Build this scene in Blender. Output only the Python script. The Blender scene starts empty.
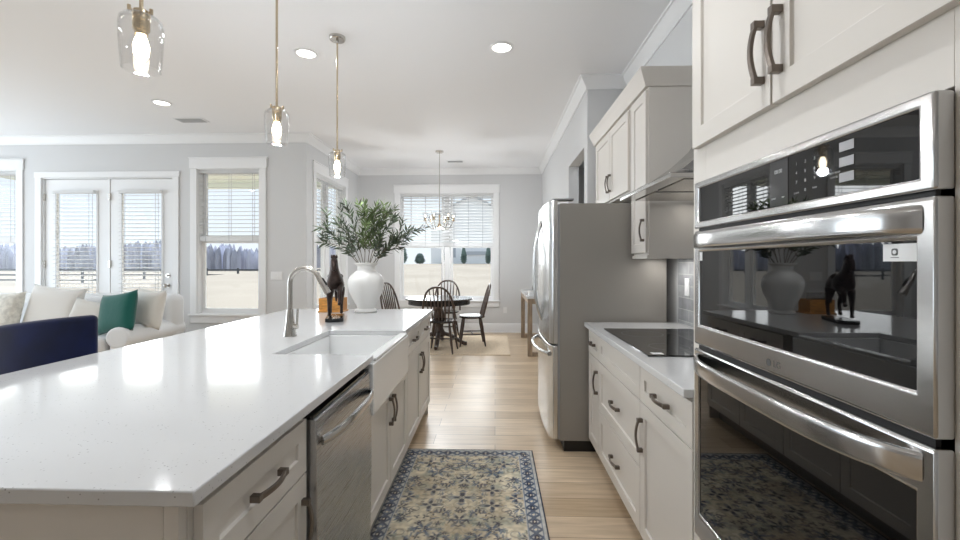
import bpy, bmesh, math, random
import numpy as np
from mathutils import Vector, Matrix
random.seed(7)
PI = math.pi
SC = bpy.context.scene
COL = SC.collection

# ------------------------------------------------------------------ camera
cam_d = bpy.data.cameras.new('camera')
cam = bpy.data.objects.new('camera', cam_d)
COL.objects.link(cam)
cam.location = (0, 0, 1.33)
cam.rotation_euler = (PI/2, 0, math.atan(15/445))
cam_d.sensor_width = 36
cam_d.lens = 445/960*36
cam_d.shift_y = -8/960
cam_d.clip_start = 0.02
cam_d.clip_end = 900
SC.camera = cam

# ------------------------------------------------------------------ world
W = bpy.data.worlds.new('sky')
SC.world = W
W.use_nodes = True
nt = W.node_tree
nt.nodes.clear()
wo = nt.nodes.new('ShaderNodeOutputWorld')
bg = nt.nodes.new('ShaderNodeBackground')
tc = nt.nodes.new('ShaderNodeTexCoord')
sx = nt.nodes.new('ShaderNodeSeparateXYZ')
rp = nt.nodes.new('ShaderNodeValToRGB')
rp.color_ramp.elements[0].position = 0.0
rp.color_ramp.elements[0].color = (0.86, 0.92, 0.98, 1)
rp.color_ramp.elements[1].position = 0.6
rp.color_ramp.elements[1].color = (0.60, 0.76, 0.95, 1)
e = rp.color_ramp.elements.new(0.16)
e.color = (0.80, 0.88, 0.98, 1)
nt.links.new(tc.outputs['Generated'], sx.inputs[0])
nt.links.new(sx.outputs['Z'], rp.inputs[0])
nt.links.new(rp.outputs[0], bg.inputs[0])
nt.links.new(bg.outputs[0], wo.inputs[0])
bg.inputs[1].default_value = 1.15

def area(name, loc, rot, sx_, sy_, power, col=(1, 1, 1), spread=None):
    d = bpy.data.lights.new(name, 'AREA')
    d.shape = 'RECTANGLE'; d.size = sx_; d.size_y = sy_
    d.energy = power; d.color = col
    if spread: d.spread = spread
    o = bpy.data.objects.new(name, d)
    COL.objects.link(o); o.location = loc; o.rotation_euler = rot
    return o
sd = bpy.data.lights.new('hazy_sun', 'SUN'); sd.energy = 9.0; sd.angle = math.radians(80); sd.color = (.97, .985, 1)
sun = bpy.data.objects.new('hazy_sun', sd); COL.objects.link(sun)
sun.rotation_euler = Vector((.30, -.85, -.62)).to_track_quat('-Z', 'Y').to_euler()
# added fill lamp inside the unseen left wall opening, far stronger than the sky
area('added_left_fill', (-8.15, 3.1, 1.55), (PI/2+.22, 0, -PI/2), 4.8, 2.2, 132, (0.80, 0.905, 1.0))

SC.view_settings.view_transform = 'Standard'
SC.view_settings.look = 'None'
SC.view_settings.gamma = 1
SC.view_settings.use_curve_mapping = False
SC.view_settings.exposure = 0.0

# ------------------------------------------------------------------ materials
def lin(c):
    return tuple((x/255/12.92 if x/255 <= .04045 else ((x/255+.055)/1.055)**2.4) for x in c) + (1,)

def mat(name, rgb, rough=.5, metal=0., spec=.5, vary=None, bump=None, coat=0., emit=None, stretch=(1, 1, 1), ior=None, sheen=0):
    m = bpy.data.materials.new(name); m.use_nodes = True
    n = m.node_tree; b = n.nodes['Principled BSDF']
    b.inputs['Base Color'].default_value = lin(rgb)
    b.inputs['Roughness'].default_value = rough
    b.inputs['Metallic'].default_value = metal
    b.inputs['Specular IOR Level'].default_value = spec
    b.inputs['Coat Weight'].default_value = coat
    b.inputs['Coat Roughness'].default_value = .05
    if sheen: b.inputs['Sheen Weight'].default_value = sheen
    if ior: b.inputs['IOR'].default_value = ior
    if emit:
        b.inputs['Emission Color'].default_value = lin(emit[0]); b.inputs['Emission Strength'].default_value = emit[1]
    if vary or bump:
        t = n.nodes.new('ShaderNodeTexCoord'); mp = n.nodes.new('ShaderNodeMapping')
        mp.inputs['Scale'].default_value = stretch
        n.links.new(t.outputs['Object'], mp.inputs[0])
    if vary:
        s, amt = vary
        no = n.nodes.new('ShaderNodeTexNoise'); no.inputs['Scale'].default_value = s; no.inputs['Detail'].default_value = 4
        n.links.new(mp.outputs[0], no.inputs['Vector'])
        r = n.nodes.new('ShaderNodeValToRGB')
        r.color_ramp.elements[0].position = .3; r.color_ramp.elements[1].position = .7
        r.color_ramp.elements[0].color = lin([max(0, c*(1-amt)) for c in rgb])
        r.color_ramp.elements[1].color = lin([min(255, c*(1+amt)) for c in rgb])
        n.links.new(no.outputs['Fac'], r.inputs[0]); n.links.new(r.outputs[0], b.inputs['Base Color'])
    if bump:
        s, st = bump
        no = n.nodes.new('ShaderNodeTexNoise'); no.inputs['Scale'].default_value = s; no.inputs['Detail'].default_value = 3
        n.links.new(mp.outputs[0], no.inputs['Vector'])
        bp = n.nodes.new('ShaderNodeBump'); bp.inputs['Strength'].default_value = st; bp.inputs['Distance'].default_value = .01
        n.links.new(no.outputs['Fac'], bp.inputs['Height']); n.links.new(bp.outputs[0], b.inputs['Normal'])
    return m

def steel(name, rgb, rough, axis='x', amt=.10):
    m = mat(name, rgb, rough, 1.0)
    n = m.node_tree; b = n.nodes['Principled BSDF']
    t = n.nodes.new('ShaderNodeTexCoord'); mp = n.nodes.new('ShaderNodeMapping')
    mp.inputs['Scale'].default_value = {'x': (1.5, 200, 200), 'z': (200, 200, 1.5)}[axis]
    no = n.nodes.new('ShaderNodeTexNoise'); no.inputs['Scale'].default_value = 4; no.inputs['Detail'].default_value = 2
    mr = n.nodes.new('ShaderNodeMapRange')
    mr.inputs['To Min'].default_value = rough-amt*.5; mr.inputs['To Max'].default_value = rough+amt
    n.links.new(t.outputs['Object'], mp.inputs[0]); n.links.new(mp.outputs[0], no.inputs['Vector'])
    n.links.new(no.outputs['Fac'], mr.inputs['Value']); n.links.new(mr.outputs[0], b.inputs['Roughness'])
    return m

def thin_glass(name, tint=(1, 1, 1), refl=1.0, base=.0):
    m = bpy.data.materials.new(name); m.use_nodes = True
    n = m.node_tree; n.nodes.clear()
    o = n.nodes.new('ShaderNodeOutputMaterial'); mx = n.nodes.new('ShaderNodeMixShader')
    t = n.nodes.new('ShaderNodeBsdfTransparent'); g = n.nodes.new('ShaderNodeBsdfGlossy')
    t.inputs[0].default_value = tuple(tint)+(1,); g.inputs['Roughness'].default_value = .01
    lw = n.nodes.new('ShaderNodeLayerWeight'); lw.inputs['Blend'].default_value = .5
    pw = n.nodes.new('ShaderNodeMath'); pw.operation = 'POWER'; pw.inputs[1].default_value = 3.5
    n.links.new(lw.outputs['Facing'], pw.inputs[0]); lw = pw
    ma = n.nodes.new('ShaderNodeMath'); ma.operation = 'MULTIPLY_ADD'; ma.inputs[1].default_value = refl; ma.inputs[2].default_value = base
    n.links.new(lw.outputs[0], ma.inputs[0]); n.links.new(ma.outputs[0], mx.inputs[0])
    n.links.new(t.outputs[0], mx.inputs[1]); n.links.new(g.outputs[0], mx.inputs[2]); n.links.new(mx.outputs[0], o.inputs[0])
    return m

def emission(name, rgb, s):
    m = bpy.data.materials.new(name); m.use_nodes = True
    n = m.node_tree; n.nodes.clear()
    o = n.nodes.new('ShaderNodeOutputMaterial'); e = n.nodes.new('ShaderNodeEmission')
    e.inputs[0].default_value = lin(rgb); e.inputs[1].default_value = s
    n.links.new(e.outputs[0], o.inputs[0]); return m

def floor_mat():
    m = mat('oak_planks', (205, 186, 160), .33, spec=.5)
    n = m.node_tree; b = n.nodes['Principled BSDF']; L = n.links.new
    t = n.nodes.new('ShaderNodeTexCoord')
    br = n.nodes.new('ShaderNodeTexBrick'); br.offset = .37; br.squash = 1
    br.inputs['Scale'].default_value = 1.0
    br.inputs['Brick Width'].default_value = 1.22; br.inputs['Row Height'].default_value = .18
    br.inputs['Mortar Size'].default_value = .0018; br.inputs['Mortar Smooth'].default_value = .2
    br.inputs['Bias'].default_value = 0
    br.inputs['Color1'].default_value = lin((226, 205, 178)); br.inputs['Color2'].default_value = lin((197, 173, 143))
    br.inputs['Mortar'].default_value = lin((140, 120, 100))
    L(t.outputs['Object'], br.inputs['Vector'])
    mp = n.nodes.new('ShaderNodeMapping'); mp.inputs['Scale'].default_value = (1.2, 16, 1)
    no = n.nodes.new('ShaderNodeTexNoise'); no.inputs['Scale'].default_value = 2.2; no.inputs['Detail'].default_value = 6; no.inputs['Distortion'].default_value = .6
    L(t.outputs['Object'], mp.inputs[0]); L(mp.outputs[0], no.inputs['Vector'])
    r = n.nodes.new('ShaderNodeValToRGB'); r.color_ramp.elements[0].position = .3; r.color_ramp.elements[1].position = .72
    r.color_ramp.elements[0].color = (.72, .68, .62, 1); r.color_ramp.elements[1].color = (1.05, 1.04, 1.03, 1)
    L(no.outputs['Fac'], r.inputs[0])
    mx = n.nodes.new('ShaderNodeMixRGB'); mx.blend_type = 'MULTIPLY'; mx.inputs[0].default_value = .8
    L(br.outputs['Color'], mx.inputs[1]); L(r.outputs[0], mx.inputs[2]); L(mx.outputs[0], b.inputs['Base Color'])
    return m

def tile_mat():
    m = mat('grey_backsplash_tile', (165, 166, 167), .22)
    n = m.node_tree; b = n.nodes['Principled BSDF']; L = n.links.new
    t = n.nodes.new('ShaderNodeTexCoord'); sp = n.nodes.new('ShaderNodeSeparateXYZ'); cb = n.nodes.new('ShaderNodeCombineXYZ')
    L(t.outputs['Object'], sp.inputs[0]); L(sp.outputs['Y'], cb.inputs['X']); L(sp.outputs['Z'], cb.inputs['Y'])
    br = n.nodes.new('ShaderNodeTexBrick'); br.offset = .5
    br.inputs['Scale'].default_value = 1; br.inputs['Brick Width'].default_value = .31; br.inputs['Row Height'].default_value = .078
    br.inputs['Mortar Size'].default_value = .002
    br.inputs['Color1'].default_value = lin((178, 179, 180)); br.inputs['Color2'].default_value = lin((146, 147, 150)); br.inputs['Mortar'].default_value = lin((200, 200, 198))
    L(cb.outputs[0], br.inputs['Vector'])
    no = n.nodes.new('ShaderNodeTexNoise'); no.inputs['Scale'].default_value = 14; no.inputs['Detail'].default_value = 5
    L(t.outputs['Object'], no.inputs['Vector'])
    mx = n.nodes.new('ShaderNodeMixRGB'); mx.blend_type = 'OVERLAY'; mx.inputs[0].default_value = .35
    L(br.outputs['Color'], mx.inputs[1]); L(no.outputs['Fac'], mx.inputs[2]); L(mx.outputs[0], b.inputs['Base Color'])
    return m

def quartz_mat():
    m = mat('white_quartz', (232, 231, 229), .10, spec=.6)
    n = m.node_tree; b = n.nodes['Principled BSDF']; L = n.links.new
    t = n.nodes.new('ShaderNodeTexCoord'); vo = n.nodes.new('ShaderNodeTexVoronoi'); vo.inputs['Scale'].default_value = 95
    L(t.outputs['Object'], vo.inputs['Vector'])
    r = n.nodes.new('ShaderNodeValToRGB'); r.color_ramp.elements[0].position = .10; r.color_ramp.elements[1].position = .2
    r.color_ramp.elements[0].color = lin((150, 149, 147)); r.color_ramp.elements[1].color = lin((210, 210, 210))
    L(vo.outputs['Distance'], r.inputs[0])
    no = n.nodes.new('ShaderNodeTexNoise'); no.inputs['Scale'].default_value = 30
    L(t.outputs['Object'], no.inputs['Vector'])
    r2 = n.nodes.new('ShaderNodeValToRGB'); r2.color_ramp.elements[0].position = .52; r2.color_ramp.elements[1].position = .60
    r2.color_ramp.elements[0].color = (0, 0, 0, 1); r2.color_ramp.elements[1].color = (1, 1, 1, 1)
    L(no.outputs['Fac'], r2.inputs[0])
    mx = n.nodes.new('ShaderNodeMixRGB'); mx.inputs[1].default_value = lin((210, 210, 210))
    L(r2.outputs[0], mx.inputs[0]); L(r.outputs[0], mx.inputs[2]); L(mx.outputs[0], b.inputs['Base Color'])
    return m

def attr_mat(name, rough=.95):
    m = mat(name, (200, 200, 200), rough, spec=.15)
    n = m.node_tree; b = n.nodes['Principled BSDF']
    a = n.nodes.new('ShaderNodeAttribute'); a.attribute_name = 'weave'
    n.links.new(a.outputs['Color'], b.inputs['Base Color'])
    return m

def blind_mat():
    m = mat('white_blind_slat', (240, 240, 240), .5)
    n = m.node_tree; b = n.nodes['Principled BSDF']; o = n.nodes['Material Output']
    t = n.nodes.new('ShaderNodeBsdfTranslucent'); t.inputs[0].default_value = (.85, .86, .86, 1)
    x = n.nodes.new('ShaderNodeMixShader'); x.inputs[0].default_value = .45
    n.links.new(b.outputs[0], x.inputs[1]); n.links.new(t.outputs[0], x.inputs[2]); n.links.new(x.outputs[0], o.inputs[0])
    return m

M = dict(
    wall=mat('light_grey_wall_paint', (215, 215, 215), .75, spec=.3, bump=(120, .04)),
    ceil=mat('white_ceiling_paint', (243, 243, 244), .85, spec=.2),
    trim=mat('white_trim_paint', (238, 238, 238), .40, spec=.4),
    floor=floor_mat(), tile=tile_mat(), quartz=quartz_mat(),
    cab=mat('greige_cabinet_paint', (218, 212, 204), .38, spec=.4),
    cabdark=mat('cabinet_gap_shadow_board', (60, 54, 48), .8),
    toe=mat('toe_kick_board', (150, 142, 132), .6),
    pull=mat('pewter_pull', (118, 109, 101), .34, .9, bump=(90, .1)),
    steel=steel('brushed_stainless', (190, 189, 188), .17, 'x', .06),
    steelv=steel('brushed_stainless_vertical', (205, 205, 204), .22, 'z'),
    steeldw=steel('dark_brushed_stainless', (182, 183, 185), .27, 'x', .02),
    polished=mat('polished_stainless', (215, 214, 212), .12, 1.0),
    nickel=mat('brushed_nickel', (200, 196, 190), .22, 1.0),
    brassn=mat('warm_brushed_nickel', (196, 180, 155), .22, 1.0),
    fridgeside=mat('grey_fridge_side', (152, 147, 140), .42, .15),
    blackglass=mat('black_oven_glass', (9, 9, 10), .02, spec=.5, ior=1.62),
    hobglass=mat('black_hob_glass', (12, 12, 13), .05, spec=.5, ior=1.5),
    panelglass=mat('grey_display_glass', (62, 62, 63), .06, spec=.8),
    black=mat('black_gap', (10, 10, 10), .6),
    blackplastic=mat('black_plastic', (24, 24, 25), .35),
    greymark=mat('pale_grey_print', (190, 190, 190), .5),
    logo=mat('dark_grey_print', (80, 79, 78), .4),
    paper=mat('white_sticker', (240, 240, 240), .5),
    greyfilm=mat('grey_film_label', (150, 149, 151), .3),
    ceramic=mat('white_glazed_ceramic', (238, 238, 237), .08, spec=.6),
    vase=mat('matte_white_ceramic', (232, 230, 226), .45, bump=(60, .08)),
    bronze=mat('dark_bronze', (54, 42, 38), .35, .6, vary=(30, .3), bump=(40, .3)),
    blackstone=mat('black_stone', (22, 22, 23), .18),
    boxwood=mat('honey_wood', (190, 132, 62), .45, vary=(10, .18), stretch=(2, 12, 12)),
    leaf=mat('olive_leaf', (66, 77, 58), .5, vary=(9, .35)),
    leafbright=mat('fresh_green_leaf', (88, 104, 62), .5, vary=(9, .3)),
    stem=mat('brown_stem', (92, 82, 62), .7),
    navy=mat('navy_velvet', (7, 18, 52), .8, spec=.15, sheen=.25, vary=(6, .25)),
    darkwood=mat('dark_brown_wood', (70, 54, 44), .3, vary=(6, .3), stretch=(8, 8, 1)),
    blackwood=mat('ebony_gloss_wood', (40, 36, 35), .16, spec=.6),
    greywood=mat('weathered_oak', (140, 122, 102), .55, vary=(5, .2), stretch=(6, 6, 1)),
    sofa=mat('white_linen_sofa', (226, 227, 228), .9, spec=.2, bump=(250, .15)),
    linen=mat('warm_white_linen', (232, 230, 226), .9, spec=.2, bump=(300, .15)),
    cream=mat('cream_linen', (221, 219, 214), .9, spec=.2, bump=(300, .2)),
    boucle=mat('patterned_ivory_fabric', (222, 220, 212), .95, spec=.1, vary=(18, .10), bump=(45, .6)),
    green=mat('emerald_velvet', (20, 92, 84), .7, spec=.2, sheen=.4, bump=(9, .5)),
    jute=mat('jute_weave', (222, 203, 178), .95, spec=.1, vary=(60, .08), bump=(120, .4)),
    blind=blind_mat(),
    pane=thin_glass('window_glass', (.98, .99, .985), .5, .02),
    shade=thin_glass('clear_shade_glass', (.975, .975, .975), .95, .03),
    jar=thin_glass('clear_cup_glass', (.96, .96, .96), .5, .03),
    bulb=emission('glowing_filament', (255, 236, 205), 22),
    can=emission('lit_led_disc', (255, 250, 242), 9),
    chbulb=emission('warm_candle_bulb', (255, 240, 215), 5),
    frost=mat('white_frosted_shade', (245, 243, 240), .3, emit=((255, 246, 232), .6)),
    field=mat('dry_winter_grass', (158, 147, 134), .95, spec=.1, vary=(.15, .06)),
    wood=mat('bare_woodland', (186, 186, 198), .95, spec=.05, vary=(.25, .22), stretch=(1, 1, .3)),  # distance haze is mixed into this pale grey
    conifer=mat('conifer_green', (98, 114, 108), .9, spec=.1, vary=(1.2, .2)),
    fence=mat('dark_metal_fence', (70, 74, 80), .6),
    siding=mat('pale_house_siding', (246, 246, 247), .8, spec=.2),
    roof=mat('grey_roof_shingle', (188, 191, 197), .9),
    porch=mat('sage_porch_soffit', (226, 232, 223), .8),
    white=mat('white_metal', (235, 235, 235), .4),
    cord=mat('pale_grey_cord', (195, 196, 198), .7),
    slate=mat('grey_vent_louvre', (150, 150, 150), .5),
    silver=mat('aged_silver', (170, 168, 165), .3, .9),
    rug=attr_mat('woven_rug_pile'),
)
SHARP = math.radians(38)

# ------------------------------------------------------------------ mesh builder
class MB:
    def __init__(self): self.v = []; self.f = []
    def add(self, vs, fs):
        o = len(self.v); self.v += [tuple(p) for p in vs]; self.f += [tuple(i+o for i in q) for q in fs]; return self
    def box(self, x0, x1, y0, y1, z0, z1):
        x0, x1 = sorted((x0, x1)); y0, y1 = sorted((y0, y1)); z0, z1 = sorted((z0, z1))
        return self.add([(x0, y0, z0), (x1, y0, z0), (x1, y1, z0), (x0, y1, z0), (x0, y0, z1), (x1, y0, z1), (x1, y1, z1), (x0, y1, z1)],
                        [(0, 3, 2, 1), (4, 5, 6, 7), (0, 1, 5, 4), (1, 2, 6, 5), (2, 3, 7, 6), (3, 0, 4, 7)])
    def frame(self, x0, x1, z0, z1, y0, y1, w, wb=None, wt=None):
        """rectangular ring in the xz plane"""
        wb = w if wb is None else wb; wt = w if wt is None else wt
        O = [(x0, z0), (x1, z0), (x1, z1), (x0, z1)]; I = [(x0+w, z0+wb), (x1-w, z0+wb), (x1-w, z1-wt), (x0+w, z1-wt)]
        vs = [(a, y0, b) for a, b in O]+[(a, y0, b) for a, b in I]+[(a, y1, b) for a, b in O]+[(a, y1, b) for a, b in I]
        fs = []
        for i in range(4):
            j = (i+1) % 4
            fs += [(i, j, j+4, i+4), (i+8, i+12, j+12, j+8), (i, i+8, j+8, j), (i+4, j+4, j+12, i+12)]
        return self.add(vs, fs)
    def shaker(self, x0, x1, z0, z1, t=.02, fw=.058, rec=.009):
        """panel front: outer face at y=-t, back at y=0"""
        O = [(x0, z0), (x1, z0), (x1, z1), (x0, z1)]
        fw = min(fw, (x1-x0)*.3, (z1-z0)*.34)
        I = [(x0+fw, z0+fw), (x1-fw, z0+fw), (x1-fw, z1-fw), (x0+fw, z1-fw)]
        e = .002
        R = [(x0+fw+e, z0+fw+e), (x1-fw-e, z0+fw+e), (x1-fw-e, z1-fw-e), (x0+fw+e, z1-fw-e)]
        vs = [(a, 0, b) for a, b in O]+[(a, -t, b) for a, b in O]+[(a, -t, b) for a, b in I]+[(a, -t+rec, b) for a, b in R]
        fs = [(3, 2, 1, 0), (12, 13, 14, 15)]
        for i in range(4):
            j = (i+1) % 4
            fs += [(i, j, j+4, i+4), (i+4, j+4, j+8, i+8), (i+8, j+8, j+12, i+12)]
        return self.add(vs, fs)
    def prism(self, poly, axis, a0, a1):
        n = len(poly)
        def P(p, a): return {'x': (a, p[0], p[1]), 'y': (p[0], a, p[1]), 'z': (p[0], p[1], a)}[axis]
        vs = [P(p, a0) for p in poly]+[P(p, a1) for p in poly]
        fs = [tuple(range(n))[::-1], tuple(range(n, 2*n))]+[(i, (i+1) % n, (i+1) % n+n, i+n) for i in range(n)]
        return self.add(vs, fs)
    def tube(self, path, r, n=12, prof=None, up=None, caps=True):
        path = [Vector(p) for p in path]; k = len(path)
        rs = r if isinstance(r, (list, tuple)) else [r]*k
        tang = []
        for i in range(k):
            a = path[max(0, i-1)]; b = path[min(k-1, i+1)]; tang.append((b-a).normalized())
        u = Vector(up) if up else Vector((0, 0, 1))
        if abs(u.dot(tang[0])) > .95 and not up: u = Vector((1, 0, 0))
        vs = []; side = None
        for i in range(k):
            t = tang[i]
            if up:
                s = t.cross(Vector(up)); s.normalize(); w = s.cross(t)
            else:
                base = u if side is None else side
                s = base - t*base.dot(t); s.normalize(); side = s; w = t.cross(s)
            q = rs[i]
            for (a, b) in (prof or [(math.cos(2*PI*j/n), math.sin(2*PI*j/n)) for j in range(n)]):
                qa, qb = (q if isinstance(q, (tuple, list)) else (q, q))
                vs.append(path[i]+s*a*qa+w*b*qb)
        n = len(prof) if prof else n
        fs = []
        for i in range(k-1):
            for j in range(n):
                a = i*n+j; b = i*n+(j+1) % n
                fs.append((a, b, b+n, a+n))
        if caps: fs += [tuple(range(n))[::-1], tuple(range((k-1)*n, k*n))]
        return self.add(vs, fs)
    def lathe(self, prof, n=32, c=(0, 0, 0), cap0=True, cap1=True):
        vs = []; k = len(prof)
        for r, z in prof:
            for j in range(n):
                a = 2*PI*j/n; vs.append((c[0]+r*math.cos(a), c[1]+r*math.sin(a), c[2]+z))
        fs = []
        for i in range(k-1):
            for j in range(n):
                a = i*n+j; b = i*n+(j+1) % n; fs.append((a, b, b+n, a+n))
        if cap0: fs.append(tuple(range(n))[::-1])
        if cap1: fs.append(tuple(range((k-1)*n, k*n)))
        return self.add(vs, fs)
    def ball(self, c, r, n=12, m=8):
        rx, ry, rz = r if isinstance(r, tuple) else (r, r, r)
        vs = [(c[0], c[1], c[2]-rz)]
        for i in range(1, m):
            p = -PI/2+PI*i/m
            for j in range(n):
                a = 2*PI*j/n; vs.append((c[0]+rx*math.cos(p)*math.cos(a), c[1]+ry*math.cos(p)*math.sin(a), c[2]+rz*math.sin(p)))
        vs.append((c[0], c[1], c[2]+rz)); L = len(vs)-1
        fs = [(0, 1+(j+1) % n, 1+j) for j in range(n)]
        for i in range(m-2):
            for j in range(n):
                a = 1+i*n+j; b = 1+i*n+(j+1) % n; fs.append((a, b, b+n, a+n))
        fs += [(L, 1+(m-2)*n+j, 1+(m-2)*n+(j+1) % n) for j in range(n)]
        return self.add(vs, fs)
    def build(self, name, m, parent=None, bevel=0, seg=2, sub=0, smooth=True, loc=None, rot=None):
        me = bpy.data.meshes.new(name); me.from_pydata(self.v, [], self.f); me.update()
        bm = bmesh.new(); bm.from_mesh(me); bmesh.ops.recalc_face_normals(bm, faces=bm.faces); bm.to_mesh(me); bm.free()
        if smooth:
            me.polygons.foreach_set('use_smooth', [True]*len(me.polygons)); me.set_sharp_from_angle(angle=SHARP)
        me.materials.append(M[m] if isinstance(m, str) else m)
        o = bpy.data.objects.new(name, me); COL.objects.link(o)
        if parent: o.parent = parent
        if loc: o.location = loc
        if rot: o.rotation_euler = rot
        if bevel:
            b = o.modifiers.new('bevel', 'BEVEL'); b.width = bevel; b.segments = seg; b.limit_method = 'ANGLE'; b.angle_limit = math.radians(40)
            b.harden_normals = False
        if sub:
            s = o.modifiers.new('sub', 'SUBSURF'); s.levels = sub; s.render_levels = sub
        return o

def tag(o, label=None, cat=None, group=None, kind=None):
    if label: o['label'] = label
    if cat: o['category'] = cat
    if group: o['group'] = group
    if kind: o['kind'] = kind
    return o
def thing(name, label, cat, loc=(0, 0, 0), rz=0, group=None):
    o = bpy.data.objects.new(name, None); COL.objects.link(o); o.empty_display_size = .1
    o.location = loc; o.rotation_euler = (0, 0, rz)
    return tag(o, label, cat, group)
def copy_tree(o, parent=None):
    c = o.copy(); COL.objects.link(c)
    if parent: c.parent = parent
    for ch in [x for x in bpy.data.objects if x.parent == o]: copy_tree(ch, c)
    return c
def text_mesh(mb, s, x, z, size, y=-.0005, align='CENTER'):
    d = bpy.data.curves.new('glyphs', 'FONT'); d.body = s; d.size = size; d.align_x = align; d.align_y = 'CENTER'
    o = bpy.data.objects.new('glyphs', d); COL.objects.link(o)
    me = bpy.data.meshes.new_from_object(o.evaluated_get(bpy.context.evaluated_depsgraph_get()))
    mb.add([(v.co.x+x, y, v.co.y+z) for v in me.vertices], [tuple(p.vertices) for p in me.polygons])
    bpy.data.objects.remove(o); bpy.data.curves.remove(d); bpy.data.meshes.remove(me)

# ------------------------------------------------------------------ the setting
CZ = 3.10
def struct(name, mb, m, parent=None, **k):
    o = mb.build(name, m, parent, **k)
    if not parent: o['kind'] = 'structure'
    return o
T = .16
XR, XH, YD, YL, XN, YH = 1.27, .885, 8.42, 6.08, -2.61, 4.30
struct('floor', MB().box(-8.4, 2.4, -3.6, 8.6, -.12, 0), 'floor')
struct('ceiling', MB().box(-8.4, 2.6, -3.6, 8.6, CZ, CZ+.12), 'ceil')
struct('wall_right', MB().box(XR, XR+T, -3.4, YH, 0, CZ), 'wall')
# hall wall: block end facing the kitchen, then a long wall with an opening
w = MB().box(XH, XR, YH, YH+.12, 0, CZ).box(XH, XH+.12, YH+.12, 4.45, 0, CZ).box(XH, XH+.12, 4.45, 5.38, 2.47, CZ).box(XH, XH+.12, 5.38, YD, 0, CZ)
struct('wall_hall', w, 'wall')
struct('wall_hall_back', MB().box(2.3, 2.4, YH, YD, 0, CZ).box(XR, 2.3, YH-.1, YH, 0, CZ), 'wall')
# wall with holes helper (in xz, holes list of x0,x1,z0,z1)
def wall_holes(x0, x1, holes, t0, t1, axis):
    mb = MB()
    def B(a0, a1, z0, z1):
        if a1-a0 < 1e-4 or z1-z0 < 1e-4: return
        if axis == 'y': mb.box(a0, a1, t0, t1, z0, z1)
        else: mb.box(t0, t1, a0, a1, z0, z1)
    cur = x0
    for (a, b, z0, z1) in sorted(holes):
        B(cur, a, 0, CZ); B(a, b, 0, z0); B(a, b, z1, CZ); cur = b
    B(cur, x1, 0, CZ)
    return mb
W1 = (-7.66, -6.765, .60, 2.63); W2 = (-4.154, -3.269, .60, 2.63); DR = (-6.40, -4.50, 0, 2.52)
WN = (6.39, 7.665, .60, 2.63); WD = (-1.816, -.019, .60, 2.64)
struct('wall_living', wall_holes(-8.3, XN, [W1, W2, DR], YL, YL+T, 'y'), 'wall')
struct('wall_nook', wall_holes(YL+T, YD, [WN], XN-T, XN, 'x'), 'wall')
struct('wall_dining', wall_holes(XN-T, 2.4, [WD], YD, YD+T, 'y'), 'wall')
struct('wall_left', wall_holes(-3.4, YL+T, [(.6, 5.6, .60, 2.75)], -8.4, -8.24, 'x'), 'wall')
struct('wall_back', wall_holes(-8.3, 1.43, [], -3.6, -3.44, 'y'), 'wall')

def moulding(name, path, prof, m='trim'):
    """sweep a (offset-from-wall, z) profile along a plan polyline, room on its right, with mitres"""
    n = len(path); vs = []; k = len(prof)
    for i, p in enumerate(path):
        p = Vector(p)
        ds = []
        if i > 0: ds.append((p-Vector(path[i-1])).normalized())
        if i < n-1: ds.append((Vector(path[i+1])-p).normalized())
        ns = [Vector((d.y, -d.x)) for d in ds]
        nn = ns[0] if len(ns) == 1 else (ns[0]+ns[1])/(1+ns[0].dot(ns[1]))
        for (o, z) in prof: vs.append((p.x+nn.x*o, p.y+nn.y*o, z))
    fs = [(i*k+j, i*k+(j+1) % k, (i+1)*k+(j+1) % k, (i+1)*k+j) for i in range(n-1) for j in range(k)]
    fs += [tuple(range(k)), tuple(range((n-1)*k, n*k))]
    return struct(name, MB().add(vs, fs), m)
crown = [(0, CZ-.115), (.012, CZ-.115), (.014, CZ-.098), (.03, CZ-.075), (.055, CZ-.04), (.066, CZ-.018), (.078, CZ-.014), (.08, CZ), (0, CZ)]
moulding('trim_1', [(-8.24, YL), (XN, YL), (XN, YD), (XH, YD), (XH, YH), (XR, YH), (XR, -3.4)], crown)
base = [(0, 0), (.016, 0), (.016, .15), (.010, .165), (.004, .172), (0, .172)]
moulding('baseboard_dining', [(-3.2, YL), (XN, YL), (XN, YD), (XH, YD), (XH, 5.38)], base)
# quarter round shoe
moulding('trim_2', [(XN+.016, YL), (XN+.016, YD-.016), (XH-.016, YD-.016), (XH-.016, 5.38)], [(0, 0), (.014, 0), (.011, .01), (0, .014)])

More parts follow.
